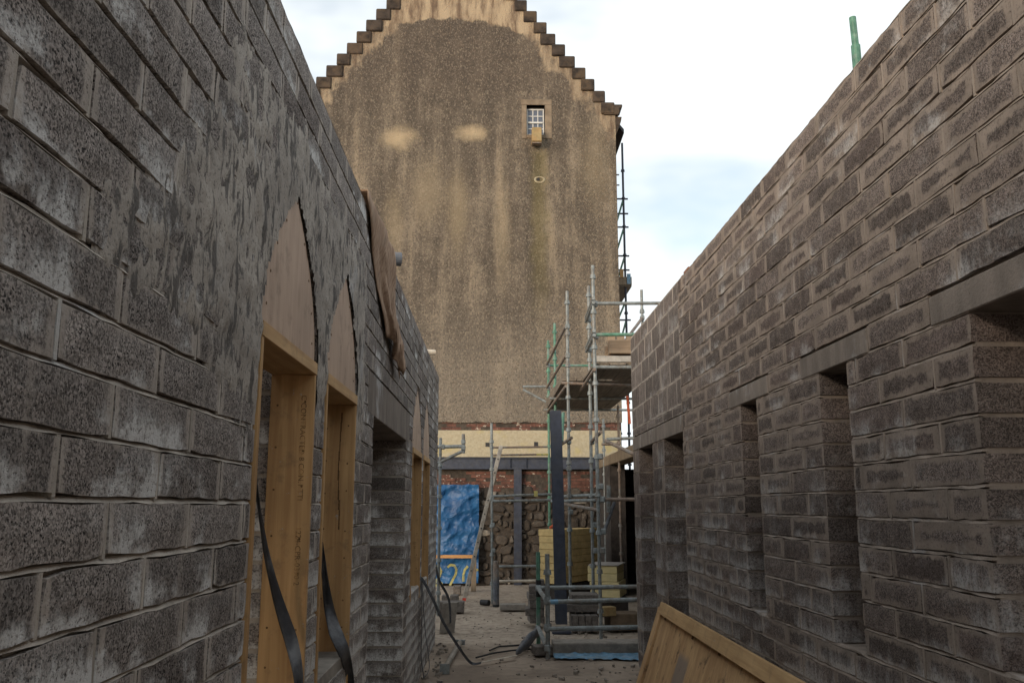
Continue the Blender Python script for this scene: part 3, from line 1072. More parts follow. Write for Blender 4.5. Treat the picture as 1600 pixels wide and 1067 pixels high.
# --- right wall
right = thing('block_wall', 'long brown block wall on the right with narrow slot openings', 'wall', (XR, 0, 0))
zR = 1.188
cR = .115
RHD = zR + 10 * cR
r_ops = [Opening(1.75, 2.855, zR, RHD), Opening(3.91, 4.245, zR - cR, RHD), Opening(5.295, 5.63, zR - cR, RHD)]
SPLIT = 7.40
r_courses = course_list(zR, cR, -11, 21)
zB = 2.547
big_rows = [(2.46, 2.547)] + [(zB + .2225 * k, zB + .2225 * (k + 1)) for k in range(4)] + [(zB + .89, zB + 1.056)]
pier_rows = [(-.075 + .2375 * k, -.075 + .2375 * (k + 1)) for k in range(10)]
pier_rows[-1] = (pier_rows[-1][0], 2.305)
door_ops = [Opening(SPLIT, 8.23, -1, 2.31), Opening(8.83, 9.66, -1, 2.31)]
build_wall(right, XR, -1, [
    (-3.0, SPLIT - .004, r_courses, r_ops, M['block_right'], M['mortar_right'], .455, 1.0, .10),
    (SPLIT, 10.06, big_rows, [], M['block_big'], M['mortar_big'], .43, 1.0, .10),
    (SPLIT, 10.06, pier_rows, door_ops, M['block_right'], M['mortar_right'], .45, .7, .10)], TR,
    [(1.45, 3.12, RHD, RHD + cR), (3.66, 4.50, RHD, RHD + cR), (5.05, 5.90, RHD, RHD + cR)])
for (a, b) in ((1.45, 3.12), (3.66, 4.50), (5.05, 5.90)):
    MB().box((XR - .002, a + .006, RHD), (XR + TR, b - .006, RHD + cR - .008)).build('lintel', M['lintel'], right, bevel=.004)
MB().box((XR - .002, SPLIT + .004, 2.31), (XR + .1, 8.52, 2.455)).build('lintel', M['lintel'], right, bevel=.004)
MB().box((XR - .002, 8.53, 2.31), (XR + .1, 10.06, 2.455)).build('lintel', M['lintel'], right, bevel=.004)
MB().box((XR + .11, SPLIT, 2.31), (XR + TR, 10.06, 2.455)).build('lintel', M['lintel'], right, bevel=.004)
vs = []; fs = []
for i in range(101):
    y = -3 + 13.06 * i / 100
    zt = zR + 21 * cR if y < SPLIT else zB + 1.056
    zt -= .006
    h = .008 + .016 * max(0, noise.noise((y * 3, 4, 5)))
    w = .004 * noise.noise((y * 5, 2, 9))
    vs += [(XR + .004 + w, y, zt), (XR + .014 + w, y, zt + h), (XR + TR - .01, y, zt + h), (XR + TR, y, zt)]
for i in range(100):
    a = i * 4
    for k in range(3): fs.append((a + k, a + 4 + k, a + 5 + k, a + 1 + k))
MB().add(vs, fs).build('mortar_topping', M['mortar_right'], right)


# --- what stands behind the two walls: cross walls, and platforms added to block light
def plain_wall(label, a, b):
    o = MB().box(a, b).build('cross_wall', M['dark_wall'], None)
    tag(o, label, 'wall', 'plain walls of the rooms behind')
    return o


def platform(label, x0, x1, y0, y1, z):  # deck added over the rooms to keep the openings dark
    t = thing('shading_platform', label, 'platform', (x0, y0, z))
    n = max(1, int((x1 - x0) / .235))
    w = (x1 - x0) / n
    proto = None
    for i in range(n):
        xx = x0 + w * i
        if proto is None:
            proto = MB().box((xx, y0, z), (xx + w - .012, y1, z + .038)).build('deck_board', M['deck_wood'], t)
        else:
            c = proto.copy(); COL.objects.link(c); c.parent = t; c.location = (w * i, 0, R.uniform(-.004, .004))
    for k in range(4):
        yy = y0 + .3 + (y1 - y0 - .6) * k / 3
        MB().tube((x0 - .05, yy, z - .027), (x1, yy, z - .027), .024).build('transom', M['galv'], t)
    return t


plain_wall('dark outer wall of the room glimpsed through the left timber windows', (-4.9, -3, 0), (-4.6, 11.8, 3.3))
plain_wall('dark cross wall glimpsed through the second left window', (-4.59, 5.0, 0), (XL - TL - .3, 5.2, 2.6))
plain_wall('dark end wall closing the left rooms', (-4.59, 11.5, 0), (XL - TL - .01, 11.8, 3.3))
platform('added timber platform shading the room behind the left wall above its window heads', -4.5, XL - TL - .08, -2.8, 11.4, 2.46)
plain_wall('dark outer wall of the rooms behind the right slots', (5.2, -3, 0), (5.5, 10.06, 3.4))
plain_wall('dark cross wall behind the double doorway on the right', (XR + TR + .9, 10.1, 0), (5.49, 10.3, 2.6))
platform('added timber platform shading the rooms behind the right wall above its slots', XR + TR + .32, 5.1, -2.8, 10.0, 2.52)

# timber post seen inside the nearest window
p = MB().box((XL - .62, 3.42, 0), (XL - .55, 3.49, 2.4)).build('timber_post', M['old_wood'], None)
tag(p, 'upright timber prop in the dark behind the nearest window', 'post')

# hessian hung over the left wall
def hessian():
    N, K = 22, 34
    vs = []; fs = []
    for k in range(K + 1):
        t = k / K
        for i in range(N + 1):
            s = i / N
            ytop = 4.76 + 1.14 * s
            lo = 5.78 + .78 * s
            # the cloth gathers and swings towards the far end as it falls
            y = ytop + (lo - ytop) * (t ** 1.3)
            zb = 2.73 + .08 * math.sin(s * 5 + 1) + .07 * noise.noise((s * 14, 4, 2))
            z = 3.43 + (zb - 3.43) * t
            fold = .016 * math.sin(s * 17 + 3 * t) + .010 * math.sin(s * 41 + 5 * t) + .018 * noise.noise((s * 6, t * 5, 3)) + .01 * noise.noise((s * 17, t * 12, 1))
            x = XL + .045 + fold * (.4 + .6 * t) * min(1, s * 5) + (.010 * math.sin(t * 9) - .034 * max(0, 1 - s * 4))
            if k == 0: x, z = XL - .16, 3.445
            elif k == 1: x, z = XL + .012 + fold * .3, 3.452
            vs.append((max(x, XL + .006 + .012 * min(1, s * 6)) if k > 1 else x, y, z))
    for k in range(K):
        for i in range(N):
            a = k * (N + 1) + i
            fs.append((a, a + 1, a + N + 2, a + N + 1))
    o = MB().add(vs, fs).build('hessian_cloth', M['hessian'], None, smooth=True)
    md = o.modifiers.new('thick', 'SOLIDIFY'); md.thickness = .003
    tag(o, 'brown hessian cloth hanging over the top of the left wall', 'cloth')


hessian()
t = thing('scaffold_tube', 'loose grey tube end poking over the left wall beside the hessian', 'tube', (XL, 6.2, 3.46))
MB().tube((XL - .5, 6.05, 3.455), (XL + .055, 6.22, 3.455), .05, n=16).build('tube', M['pipe_grey'], t, smooth=False)
MB().tube((XL + .0555, 6.2202, 3.455), (XL + .057, 6.2206, 3.455), .04, n=16).build('bore', M['black'], t)
o = MB().tube((XL - .3, 10.0, 3.44), (XL + .05, 10.15, 3.45), .032, n=12).build('tube_offcut', M['tape'], None)
tag(o, 'small pale offcut lying on the far top of the left wall', 'tube')

# ------------------------------------------------------------------ tower
def build_tower():
    T = thing('tower_house', 'tall harled tower house with crow-stepped gable and one small window', 'tower house', (TCX, TWR_Y, 0))
    Y = TWR_Y
    SL = .30 / .235

    def line(h): return 13.70 - (h - 1.733) * SL - .01
    HW = 3.86
    # front skin with ragged foot and a hole for the window
    bm = bmesh.new()
    outer = [(TCX + HW, 3.56)]
    outer += [(TCX + HW, line(HW))]
    outer += [(TCX, line(0)), (TCX - HW, line(HW)), (TCX - HW, 3.56)]
    n = 110
    for i in range(1, n):
        x = TCX - HW + 2 * HW * i / n
        outer.append((x, 3.55 + .05 * noise.noise((x * 2.2, 1, 1)) + .028 * noise.noise((x * 9, 5, 1))))
    wx0, wx1, wz0, wz1 = .78, 1.22, 10.46, 11.22
    hole = [(wx0, wz0), (wx1, wz0), (wx1, wz1), (wx0, wz1)]
    edges = []
    loops = []
    for lp in (outer, hole):
        vv = [bm.verts.new((x, Y, z)) for x, z in lp]
        loops.append(vv)
        for a, b in zip(vv, vv[1:] + vv[:1]): edges.append(bm.edges.new((a, b)))
    bmesh.ops.triangle_fill(bm, edges=edges, use_beauty=True)
    back = bmesh.ops.extrude_face_region(bm, geom=bm.faces[:])
    for v in back['geom']:
        if isinstance(v, bmesh.types.BMVert): v.co.y += .12
    bmesh.ops.recalc_face_normals(bm, faces=bm.faces)
    me = bpy.data.meshes.new('harled_wall')
    bm.transform(Matrix.Translation((-TCX, -Y, 0)))
    bm.to_mesh(me); bm.free()
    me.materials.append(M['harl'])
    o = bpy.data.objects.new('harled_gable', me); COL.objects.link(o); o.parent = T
    # body behind
    body = MB()
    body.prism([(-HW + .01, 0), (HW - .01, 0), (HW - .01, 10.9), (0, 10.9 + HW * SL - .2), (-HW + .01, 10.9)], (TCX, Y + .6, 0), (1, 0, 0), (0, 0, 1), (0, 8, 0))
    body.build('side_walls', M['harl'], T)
    # masonry backing right behind the skin, with the window recess left open
    bk = MB()
    bk.box((TCX - HW + .02, Y + .12, 2.74), (TCX + HW - .02, Y + .6, wz0 - .05))
    bk.box((TCX - HW + .02, Y + .12, wz0 - .05), (wx0 - .02, Y + .6, 11.0))
    bk.box((wx1 + .02, Y + .12, wz0 - .05), (TCX + HW - .02, Y + .6, 11.0))
    bk.prism([(-HW + .05, 11.0), (wx0 - TCX - .02, 11.0), (wx0 - TCX - .02, 11.25), (wx1 - TCX + .02, 11.25), (wx1 - TCX + .02, 11.0), (HW - .05, 11.0), (.05, 11.0 + (HW - .2) * SL), (-.05, 11.0 + (HW - .2) * SL)], (TCX, Y + .12, 0), (1, 0, 0), (0, 0, 1), (0, .48, 0))
    bk.build('masonry_core', M['sandstone'], T)
    roof = MB()
    for s in (-1, 1):
        a = Vector((TCX, Y + .3, line(0) + .0)); b = Vector((TCX + s * (HW + .25), Y + .3, line(HW + .25)))
        roof.add([a, b, b + Vector((0, 8.6, 0)), a + Vector((0, 8.6, 0)), a + Vector((0, 0, .1)), b + Vector((0, 0, .1)), b + Vector((0, 8.6, .1)), a + Vector((0, 8.6, .1))],
                 [(0, 1, 2, 3), (4, 5, 6, 7), (0, 1, 5, 4), (1, 2, 6, 5), (2, 3, 7, 6), (3, 0, 4, 7)])
    roof.build('roof', M['slate'], T)
    # crow steps
    rr = random.Random(4)
    for s in (-1, 1):
        for i in range(-7, 10):
            h = 1.733 + .235 * i + rr.uniform(-.012, .012)
            zt = 14.0 - .30 * i + rr.uniform(-.01, .01)
            if i == -7 and s == 1: continue
            w = rr.uniform(.30, .41)
            x1 = TCX + s * h; x0 = TCX + s * max(h - w, -.2)
            MB().box((min(x0, x1), Y - .035 - rr.uniform(0, .03), zt - .296), (max(x0, x1), Y + .42, zt)).build('crow_step', M['crow'], T, bevel=.022)
    # skew putts and cornice stub
    for s in (-1, 1):
        xe = TCX + s * HW
        MB().prism([(-.28, 0), (.06, 0), (.10, .06), (.10, .16), (.17, .20), (.17, .26), (-.28, .26)], (xe, Y - .05, 10.98), (s, 0, 0), (0, 0, 1), (0, .5, 0)).build('skew_putt', M['crow'], T, bevel=.01)
        MB().prism([(-.02, -.55), (.05, -.35), (.14, -.12), (.16, 0), (-.02, 0)], (xe, Y + .02, 10.95), (s, 0, 0), (0, 0, 1), (0, .35, 0)).build('eaves_corbel', M['crow'], T)
    # window
    sx = MB()
    S = [('lintel_stone', (.64, 11.22), (1.39, 11.36)), ('jamb_stone', (1.22, 10.36), (1.39, 11.218)), ('jamb_stone', (.66, 10.36), (.78, 11.218)), ('sill_stone', (.782, 10.37), (1.218, 10.46))]
    for nm, a, b in S:
        MB().box((a[0], Y - .02, a[1]), (b[0], Y + .16, b[1])).build(nm, M['surround'], T, bevel=.008)
    wy = Y + .10
    w = MB()
    fx0, fx1, fz0, fz1 = .785, 1.205, 10.47, 11.17
    b = .03
    w.box((fx0, wy, fz0), (fx0 + b, wy + .05, fz1)); w.box((fx1 - b, wy, fz0), (fx1, wy + .05, fz1))
    w.box((fx0 + b, wy, fz0), (fx1 - b, wy + .05, fz0 + .05)); w.box((fx0 + b, wy, fz1 - .035), (fx1 - b, wy + .05, fz1))
    zm = (fz0 + fz1) / 2 - .01
    w.box((fx0 + b, wy - .015, zm - .02), (fx1 - b, wy + .05, zm + .02))
    win = w.build('window', M['white_paint'], T)
    bars = MB()
    for k in (1, 2):
        x = fx0 + b + (fx1 - fx0 - 2 * b) * k / 3
        bars.box((x - .011, wy + .003, fz0 + .05), (x + .011, wy + .04, zm - .02)); bars.box((x - .011, wy + .003, zm + .02), (x + .011, wy + .04, fz1 - .035))
    for z in ((fz0 + .05 + zm - .02) / 2, (fz1 - .035 + zm + .02) / 2):
        bars.box((fx0 + b, wy + .006, z - .011), (fx1 - b, wy + .038, z + .011))
    bars.build('glazing_bar', M['white_paint'], win)
    for (z0, z1) in ((fz0 + .05, zm - .02), (zm + .02, fz1 - .035)):
        for r_ in range(2):
            for c_ in range(3):
                xa = fx0 + b + (fx1 - fx0 - 2 * b) * c_ / 3; xb = fx0 + b + (fx1 - fx0 - 2 * b) * (c_ + 1) / 3
                za = z0 + (z1 - z0) * r_ / 2; zb = z0 + (z1 - z0) * (r_ + 1) / 2
                MB().box((xa, wy + .02, za), (xb, wy + .026, zb)).build('pane', M['glass'], win)
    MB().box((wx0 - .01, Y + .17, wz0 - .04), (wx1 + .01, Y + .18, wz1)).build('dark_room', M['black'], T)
    # spout box under the window
    sb = MB().prism([(0, 0), (-.30, -.06), (-.30, -.40), (-.22, -.44), (0, -.40)], (.895, Y - .005, 10.58), (0, 1, 0), (0, 0, 1), (.23, 0, 0)).build('window_box', M['hopper'], T, bevel=.01)
    MB().box((.90, Y - .27, 10.135), (1.12, Y - .10, 10.165)).build('rusty_base', M['rusty'], sb)
    # spall hole in the harl
    c = at(843, 281, Y)
    ring = MB()
    N = 16
    vs = []
    for k in range(N):
        a = 2 * PI * k / N
        q = 1 + .18 * noise.noise((math.cos(a) * 2, math.sin(a) * 2, 3))
        for (rx, dy) in ((.135 * q, .0), (.105 * q, -.03), (.085 * q, -.004)):
            vs.append((c.x + math.cos(a) * rx, Y + dy - .002, c.z + math.sin(a) * rx * .62))
    fs = []
    for k in range(N):
        for j in range(2):
            fs.append((k * 3 + j, k * 3 + j + 1, ((k + 1) % N) * 3 + j + 1, ((k + 1) % N) * 3 + j))
    ring.add(vs, fs).build('mortar_ring', M['cream'], T, smooth=True)
    MB().tube((c.x - .03, Y - .012, c.z + .01), (c.x - .03, Y + .02, c.z + .01), .035, n=10).build('drain_hole', M['black'], T)
    # --- foot of the wall: brick, cream band, brick, rubble
    x0, x1 = TCX - HW + .03, TCX + HW - .03
    MB().box((x0, Y + .02, 2.775), (x1, Y + .119, 3.375)).build('cream_band', M['cream'], T, bevel=.004)
    for (px, py) in ((762, 694), (838, 693)):
        q = at(px, py, Y)
        MB().box((q.x - .05, Y + .008, q.z - .05), (q.x + .04, Y + .021, q.z + .04)).build('putlog_hole', M['black'], T)

    def bricks(z0, z1, ya, name):
        mb = MB(); k = 0
        z = z0
        while z < z1 - .03:
            x = x0 - (.11 if k % 2 else 0)
            while x < x1:
                a, b_ = max(x, x0), min(x + .212, x1)
                if b_ - a > .04:
                    d = rr.uniform(-.012, .014)
                    mb.box((a, ya + d, z), (b_, ya + .1, min(z + .064, z1)))
                x += .225
            z += .075; k += 1
        mb.build(name, M['brick'], T, kind='stuff')
        MB().box((x0, ya + .008, z0 - .01), (x1, ya + .13, z1)).build('brick_mortar', M['rubble_core'], T)
    bricks(3.38, 3.60, Y + .035, 'brick_courses')
    bricks(2.02, 2.50, Y + .09, 'brick_courses')
    # rubble
    MB().box((x0, Y + .10, -.1), (x1, Y + .5, 2.02)).build('rubble_core', M['rubble_core'], T)
    z = -.02
    cnt = 0
    while z < 1.98:
        hgt = rr.uniform(.09, .26)
        x = -1.6 + rr.uniform(-.1, .1)
        while x < 2.85:
            w_ = rr.choice((rr.uniform(.07, .16), rr.uniform(.16, .42)))
            if rr.random() < .95 and cnt < 290:
                stone(T, (x + w_ / 2, Y + .10, z + hgt / 2 + rr.uniform(-.05, .05)), w_ * .54, hgt * .54 * rr.uniform(.7, 1.15), rr)
                cnt += 1
            x += w_ + rr.uniform(.0, .05)
        z += hgt * .93


def stone(parent, c, rx, rz, rr):
    vs = []; N = 7
    ph = rr.random() * 6
    prof = ((1.0, .04), (.92, -.04), (.74, -.062))
    q = [rr.uniform(.66, 1.15) for _ in range(N)]
    for (s, dy) in prof:
        for k in range(N):
            a = 2 * PI * k / N + ph
            sx = math.copysign(abs(math.cos(a)) ** .8, math.cos(a)); sz = math.copysign(abs(math.sin(a)) ** .7, math.sin(a))
            vs.append((c[0] + sx * rx * s * q[k], c[1] + dy * rr.uniform(.75, 1.2), c[2] + sz * rz * s * q[k]))
    vs.append((c[0], c[1] - .066, c[2]))
    fs = []
    for j in range(2):
        for k in range(N):
            fs.append((j * N + k, j * N + (k + 1) % N, (j + 1) * N + (k + 1) % N, (j + 1) * N + k))
    for k in range(N): fs.append((2 * N + k, 2 * N + (k + 1) % N, 3 * N))
    MB().add(vs, fs).build('stone', M['rubble'], parent)


build_tower()

# steel goalpost frame carrying the wall above
g = thing('steel_goalpost', 'dark navy steel beam and post let into the foot of the tower', 'steel beam', (.55, TWR_Y, 0))
zb0, zb1 = 2.505, 2.765
for z0, z1, ya in ((zb0, zb0 + .018, TWR_Y - .06), (zb1 - .018, zb1, TWR_Y - .06)):
    MB().box((-4.5, ya, z0), (2.85, TWR_Y + .085, z1)).build('flange', M['navy'], g)
MB().box((-4.5, TWR_Y - .01, zb0 + .0181), (2.85, TWR_Y + .01, zb1 - .0181)).build('web', M['navy'], g)
for px in (797, 822):
    x = at(px, 725, TWR_Y).x
    MB().box((x - .006, TWR_Y - .058, zb0 + .0185), (x + .006, TWR_Y - .0105, zb1 - .0185)).build('stiffener', M['navy'], g)
xa, xb = at(803, 780, TWR_Y - .05).x, at(815, 780, TWR_Y - .05).x
MB().box((xa, TWR_Y - .055, 0), (xb, TWR_Y - .04, zb0 - .001)).box((xa, TWR_Y + .06, 0), (xb, TWR_Y + .075, zb0 - .001)).box(((xa + xb) / 2 - .006, TWR_Y - .0399, 0), ((xa + xb) / 2 + .006, TWR_Y + .0599, zb0 - .001)).build('post', M['navy'], g)

# blue tarpaulin over an opening
def tarp():
    t = thing('tarpaulin', 'creased blue tarpaulin hung on the tower foot with yellow painted figures', 'tarpaulin', (-1.3, TWR_Y, 1.1))
    N, K = 60, 84
    xa, xb = -2.2, at(748, 830, TWR_Y - .12).x
    za, zb = 0.05, at(748, 757, TWR_Y - .12).z
    vs = []; fs = []

    def surf(x, z):
        f = .03 * noise.noise((x * 1.7, z * 1.9, 2))
        for (ca, sa, fr, am, sd) in ((.9, .44, 2.2, .07, 5), (.8, -.6, 3.1, .05, 9), (.55, .83, 4.5, .04, 3), (.97, -.2, 7.5, .02, 6)):
            u, w = x * ca + z * sa, -x * sa + z * ca
            w += .16 * noise.noise((x * 2.2, z * 2.2, sd + 20)); 
            f += am * (.5 - min(.5, 1.6 * abs(noise.noise((u * fr * .45, w * fr, sd)))))
        return TWR_Y - .10 - f
    for k in range(K + 1):
        for i in range(N + 1):
            x = xa + (xb - xa) * i / N + .012 * noise.noise((k * .2, 1, 7)) * (i == N); z = za + (zb - za) * k / K + .02 * noise.noise((i * .2, 3, 1)) * (k == K)
            vs.append((x, surf(x, z), z))
    for k in range(K):
        for i in range(N):
            a = k * (N + 1) + i
            fs.append((a, a + 1, a + N + 2, a + N + 1))
    MB().add(vs, fs).build('sheet', M['tarp'], t, smooth=True)
    a, b = at(660, 869, TWR_Y - .2), at(743, 869, TWR_Y - .2)
    MB().box((a.x, TWR_Y - .26, a.z - .035), (b.x, TWR_Y - .215, a.z + .035)).build('batten', M['wood_x'], t, bevel=.004)

    def stroke(pix, w=.05):
        pts = []
        for (px, py) in pix:
            q = at(px, py, TWR_Y - .13)
            pts.append((q.x, q.z))
        # resample, then lay the ribbon on the cloth
        res = []
        for (p, q) in zip(pts, pts[1:]):
            m = max(2, int(math.dist(p, q) / .03))
            res += [(p[0] + (q[0] - p[0]) * i / m, p[1] + (q[1] - p[1]) * i / m) for i in range(m)]
        res.append(pts[-1])
        vs = []; fs = []
        for i, (x, z) in enumerate(res):
            d = Vector((res[min(i + 1, len(res) - 1)][0] - res[max(0, i - 1)][0], res[min(i + 1, len(res) - 1)][1] - res[max(0, i - 1)][1])).normalized()
            nx, nz = -d.y * w / 2, d.x * w / 2
            for s in (-1, 0, 1):
                xx, zz = x + nx * s, z + nz * s
                vs.append((xx, surf(xx, zz) - .006, zz))
        for i in range(len(res) - 1):
            for s in range(2):
                fs.append((i * 3 + s, i * 3 + s + 1, i * 3 + s + 4, i * 3 + s + 3))
        MB().add(vs, fs).build('painted_figure', M['yellow_paint'], t, smooth=True)
    two = lambda ox: [(ox + x, y) for x, y in ((0, 886), (3, 882), (8, 881), (12, 884), (13, 890), (11, 898), (7, 905), (1, 911), (0, 914), (6, 914), (13, 909))]
    stroke([(675 + x * .9, y) for x, y in ((0, 888), (6, 884), (13, 886), (16, 892), (13, 900), (6, 909), (0, 915), (10, 914), (18, 910))])
    stroke([(699, 886), (704, 882), (710, 883), (713, 889), (712, 897), (707, 906), (703, 914)])
    stroke([(731, 884), (726, 890), (724, 898), (724, 908)])
    stroke([(741, 892), (747, 889)])


tarp()

# dark lean-to beside the tower, added as a closed box for the black recess
lt = thing('added_lean_to', 'added dark outbuilding right of the tower foot, closed and roofed to blacken its doorway', 'outbuilding', (2.6, 17, 0))
X0 = 2.32
for (a, b, z0, z1) in ((17.7, 19.98, 0, 2.5), (10.6, 13.0, 0, 2.5)):
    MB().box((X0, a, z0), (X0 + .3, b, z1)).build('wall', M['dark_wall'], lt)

MB().box((X0 - .01, 10.6, 2.501), (X0 + .32, 19.9, 2.70)).build('timber_lintel', M['old_wood'], lt, bevel=.01)
for a_, b_ in (((X0 + 2.6, 10.6, 0), (X0 + 2.8, 19.9, 2.7)), ((X0 + .301, 19.6, 0), (X0 + 2.59, 19.9, 2.49)), ((X0 + .301, 10.6, 0), (X0 + 2.59, 10.8, 2.49))):
    MB().box(a_, b_).build('back_wall', M['dark_wall'], lt)
MB().box((X0 + .33, 10.6, 2.701), (X0 + 2.8, 19.9, 2.75)).build('boarded_roof', M['deck_wood'], lt)

# ------------------------------------------------------------------ scaffolding
TUBE = .0242


def standard(par, p0, p1, mat, rings=True, r=TUBE, sp=.5):
    mb = MB().tube(p0, p1, r)
    p0, p1 = Vector(p0), Vector(p1)
    if rings:
        L = (p1 - p0).length; d = (p1 - p0) / L
        q = .35
        while q < L - .1:
            c = p0 + d * q
            mb.tube(c - d * .028, c + d * .028, r * 1.85, r * 1.5, n=10)
            q += sp
    return mb.build('standard', mat, par, smooth=False)


def rail(par, p0, p1, mat, name='guard_rail', r=TUBE, ends=True):
    o = MB().tube(p0, p1, r).build(name, mat, par)
    return o


def coupler(par, p, mat=None):
    p = Vector(p)
    MB().box(p - Vector((.035, .04, .04)), p + Vector((.035, .04, .04))).build('coupler', mat or M['galv'], par, bevel=.012)


def vert(px, ytop, Y, zb=0.0, lean=0):
    q = at(px, ytop, Y)
    return (q.x + lean, Y, zb), (q.x, Y, q.z)


sf = thing('scaffold', 'grey and green tube scaffold with boarded platform between the right wall and tower', 'scaffold', (1.5, 14, 0))
DZ = 3.60
YB, YC, YA, YE = 12.0, 13.1, 13.6, 17.5
xA = at(887, 550, YA).x; xB = at(931, 520, YB).x; xC = at(921, 550, YC).x; xE = at(857, 605, YE).x
zg1, zg2 = 4.46, 4.00
standard(sf, (xA, YA, 0), (xA, YA, at(885, 455, YA).z), M['galv'])
standard(sf, (xB, YB, 0), (xB - .03, YB, at(925, 415, YB).z), M['galv'])
standard(sf, (xC, YC, 0), (xC, YC, at(919, 447, YC).z), M['galv'])
standard(sf, (xE, YE, 0), (xE, YE, at(856, 532, YE).z), M['green'])
xD = at(867, 560, 16).x
standard(sf, (xD, 16, 0), (xD, 16, at(867, 505, 16).z), M['green'])
xG = at(1003, 480, 14.2).x
standard(sf, (xG, 14.2, 0), (xG, 14.2, at(1002, 453, 14.2).z), M['galv'])
xH = at(966, 650, 16.5).x
standard(sf, (xH, 16.5, 0), (xH, 16.5, 3.55), M['rusty'])
standard(sf, (xH + .5, 16.5, 0), (xH + .5, 16.5, 4.2), M['green'])
standard(sf, (xH - .02, 18.6, 0), (xH - .02, 18.6, 3.5), M['galv'])
# guard rails
for z in (zg1, zg2):
    rail(sf, (xA - .03, YA, z), (xE - .03, YE, z + .02), M['rusty'])
    coupler(sf, (xA, YA, z)); coupler(sf, (xE, YE, z))
rail(sf, (xB, YB - .03, zg1), (xB + 1.9, YB - .03, zg1 + .02), M['galv'])
rail(sf, (xB, YB - .03, zg2 + .02), (xB + 1.9, YB - .03, zg2 + .04), M['green'])
rail(sf, (xE, YE, zg1), (xE + 1.3, YE, zg1), M['green'])
for z in (zg1, zg2): coupler(sf, (xB, YB, z)); coupler(sf, (xC, YC, z))
for z in (zg1, zg2):
    for dz in (0, .06):
        rail(sf, (xB - .035, YB - .1, z + dz), (xC - .035, YC + .1, z + dz), M['galv'], 'end_rail')
rail(sf, (xG, 14.2, at(1003, 497, 14.2).z), (at(975, 535, 13).x, 13.0, at(975, 535, 13).z), M['rusty'], 'brace')
coupler(sf, (xG, 14.2, at(1003, 497, 14.2).z))
# transoms and ledgers under the boards
rail(sf, (xB - .05, YB, DZ - .027), (xB + 1.3, YB, DZ - .027), M['galv'], 'transom')
rail(sf, (xA - .1, YA, DZ - .027), (xA + 2.0, YA, DZ - .10), M['rusty'], 'transom')
rail(sf, (xE - .1, YE, DZ - .03), (xE + 2.0, YE, DZ - .03), M['galv'], 'transom')
rail(sf, (xE - .1, 15.6, DZ - .03), (xE + 2.0, 15.6, DZ - .03), M['galv'], 'transom')
rail(sf, (xA - .03, YA, DZ - .075), (xE - .03, YE, DZ - .075), M['rusty'], 'ledger')
rail(sf, (xB - .04, YB - .1, DZ - .075), (xC - .04, YC + 1.0, DZ - .075), M['rusty'], 'ledger')
# deck boards: near bay, then the bay running on to the tower
xr = XR + TR + .10
bw = .225


def boards(x0, x1, y0, y1, z):
    k = 0
    x = x0
    while x < x1 - .1:
        MB().box((x, y0 + R.uniform(-.06, .02), z + R.uniform(-.003, .003)), (min(x + bw - .008, x1), y1 + R.uniform(-.1, .1), z + .038)).build('deck_board', M['deck_wood'], sf, bevel=.003)
        x += bw; k += 1


boards(xB - .03, xr + .35, YB + .05, YA - .12, DZ + .002)
boards(xE - .03, xr + .35, YA, YE + .1, DZ + .002)
MB().box((xB - .02, YB - .005, DZ + .045), (xB + .55, YB + .035, DZ + .13)).build('toe_board', M['alu'], sf, bevel=.004)
MB().bar((xA - .02, YA, DZ + .11), (xE - .02, YE, DZ + .11), .035, .14).build('toe_board', M['deck_wood'], sf)
MB().box((xA, YA - .01, DZ + .042), (xB, YA + .025, DZ + .13)).build('toe_board', M['deck_wood'], sf)
# side bracket on the far standard
a, b = at(817, 604, YE), at(857, 604, YE)
rail(sf, a, b, M['galv'], 'bracket_arm'); rail(sf, a + Vector((0, 0, -.06)), at(853, 628, YE), M['galv'], 'bracket_strut')
# lower ledgers and rails
def rl(p, q, Y0, Y1, mat, nm='ledger', r=TUBE): rail(sf, at(*p, Y0), at(*q, Y1), mat, nm, r)


xP = at(770, 780, 16.2).x
standard(sf, (xP, 16.2, 0), (xP - .03, 16.2, at(767, 661, 16.2).z), M['galv'])
rl((769, 775), (862, 772), 16.2, 16.6, M['galv']); rl((769, 783), (862, 781), 16.1, 16.5, M['galv'])
rl((862, 776), (931, 773), 14.2, 13.0, M['galv']); rl((862, 783), (931, 781), 14.0, 13.0, M['galv'])
rl((931, 780), (996, 780), 12.0, 12.05, M['rusty']); rl((880, 787), (937, 797), 13.6, 12.2, M['rusty'], 'brace')
rl((770, 699), (858, 698), 17.0, 17.5, M['rusty'], 'ledger', .02); rl((770, 711), (838, 710), 17.0, 17.5, M['rusty'], 'ledger', .02)
rl((838, 710), (858, 710), 17.5, 17.5, M['yellow_paint'], 'ledger', .021)
rl((945, 688), (992, 710), 12.0, 11.6, M['rusty'], 'brace'); rl((924, 690), (939, 675), 13.1, 12.0, M['rusty'], 'transom')
rl((948, 686), (1000, 684), 13.2, 13.0, M['galv']); rl((940, 694), (968, 694), 16, 16, M['rusty'])
rl((877, 694), (893, 684), 13.8, 13.2, M['rusty'], 'brace')
rl((944, 830), (960, 785), 12.05, 12.3, M['strap'], 'brace'); rl((951, 800), (951, 758), 12.2, 12.2, M['galv'], 'short_tube', .03)
rl((878, 690), (880, 645), 12.95, 13.2, M['green'], 'brace')
rl((770, 885), (838, 884), 16.5, 16.5, M['galv']); rl((770, 908), (838, 907), 16.3, 16.3, M['tape'])
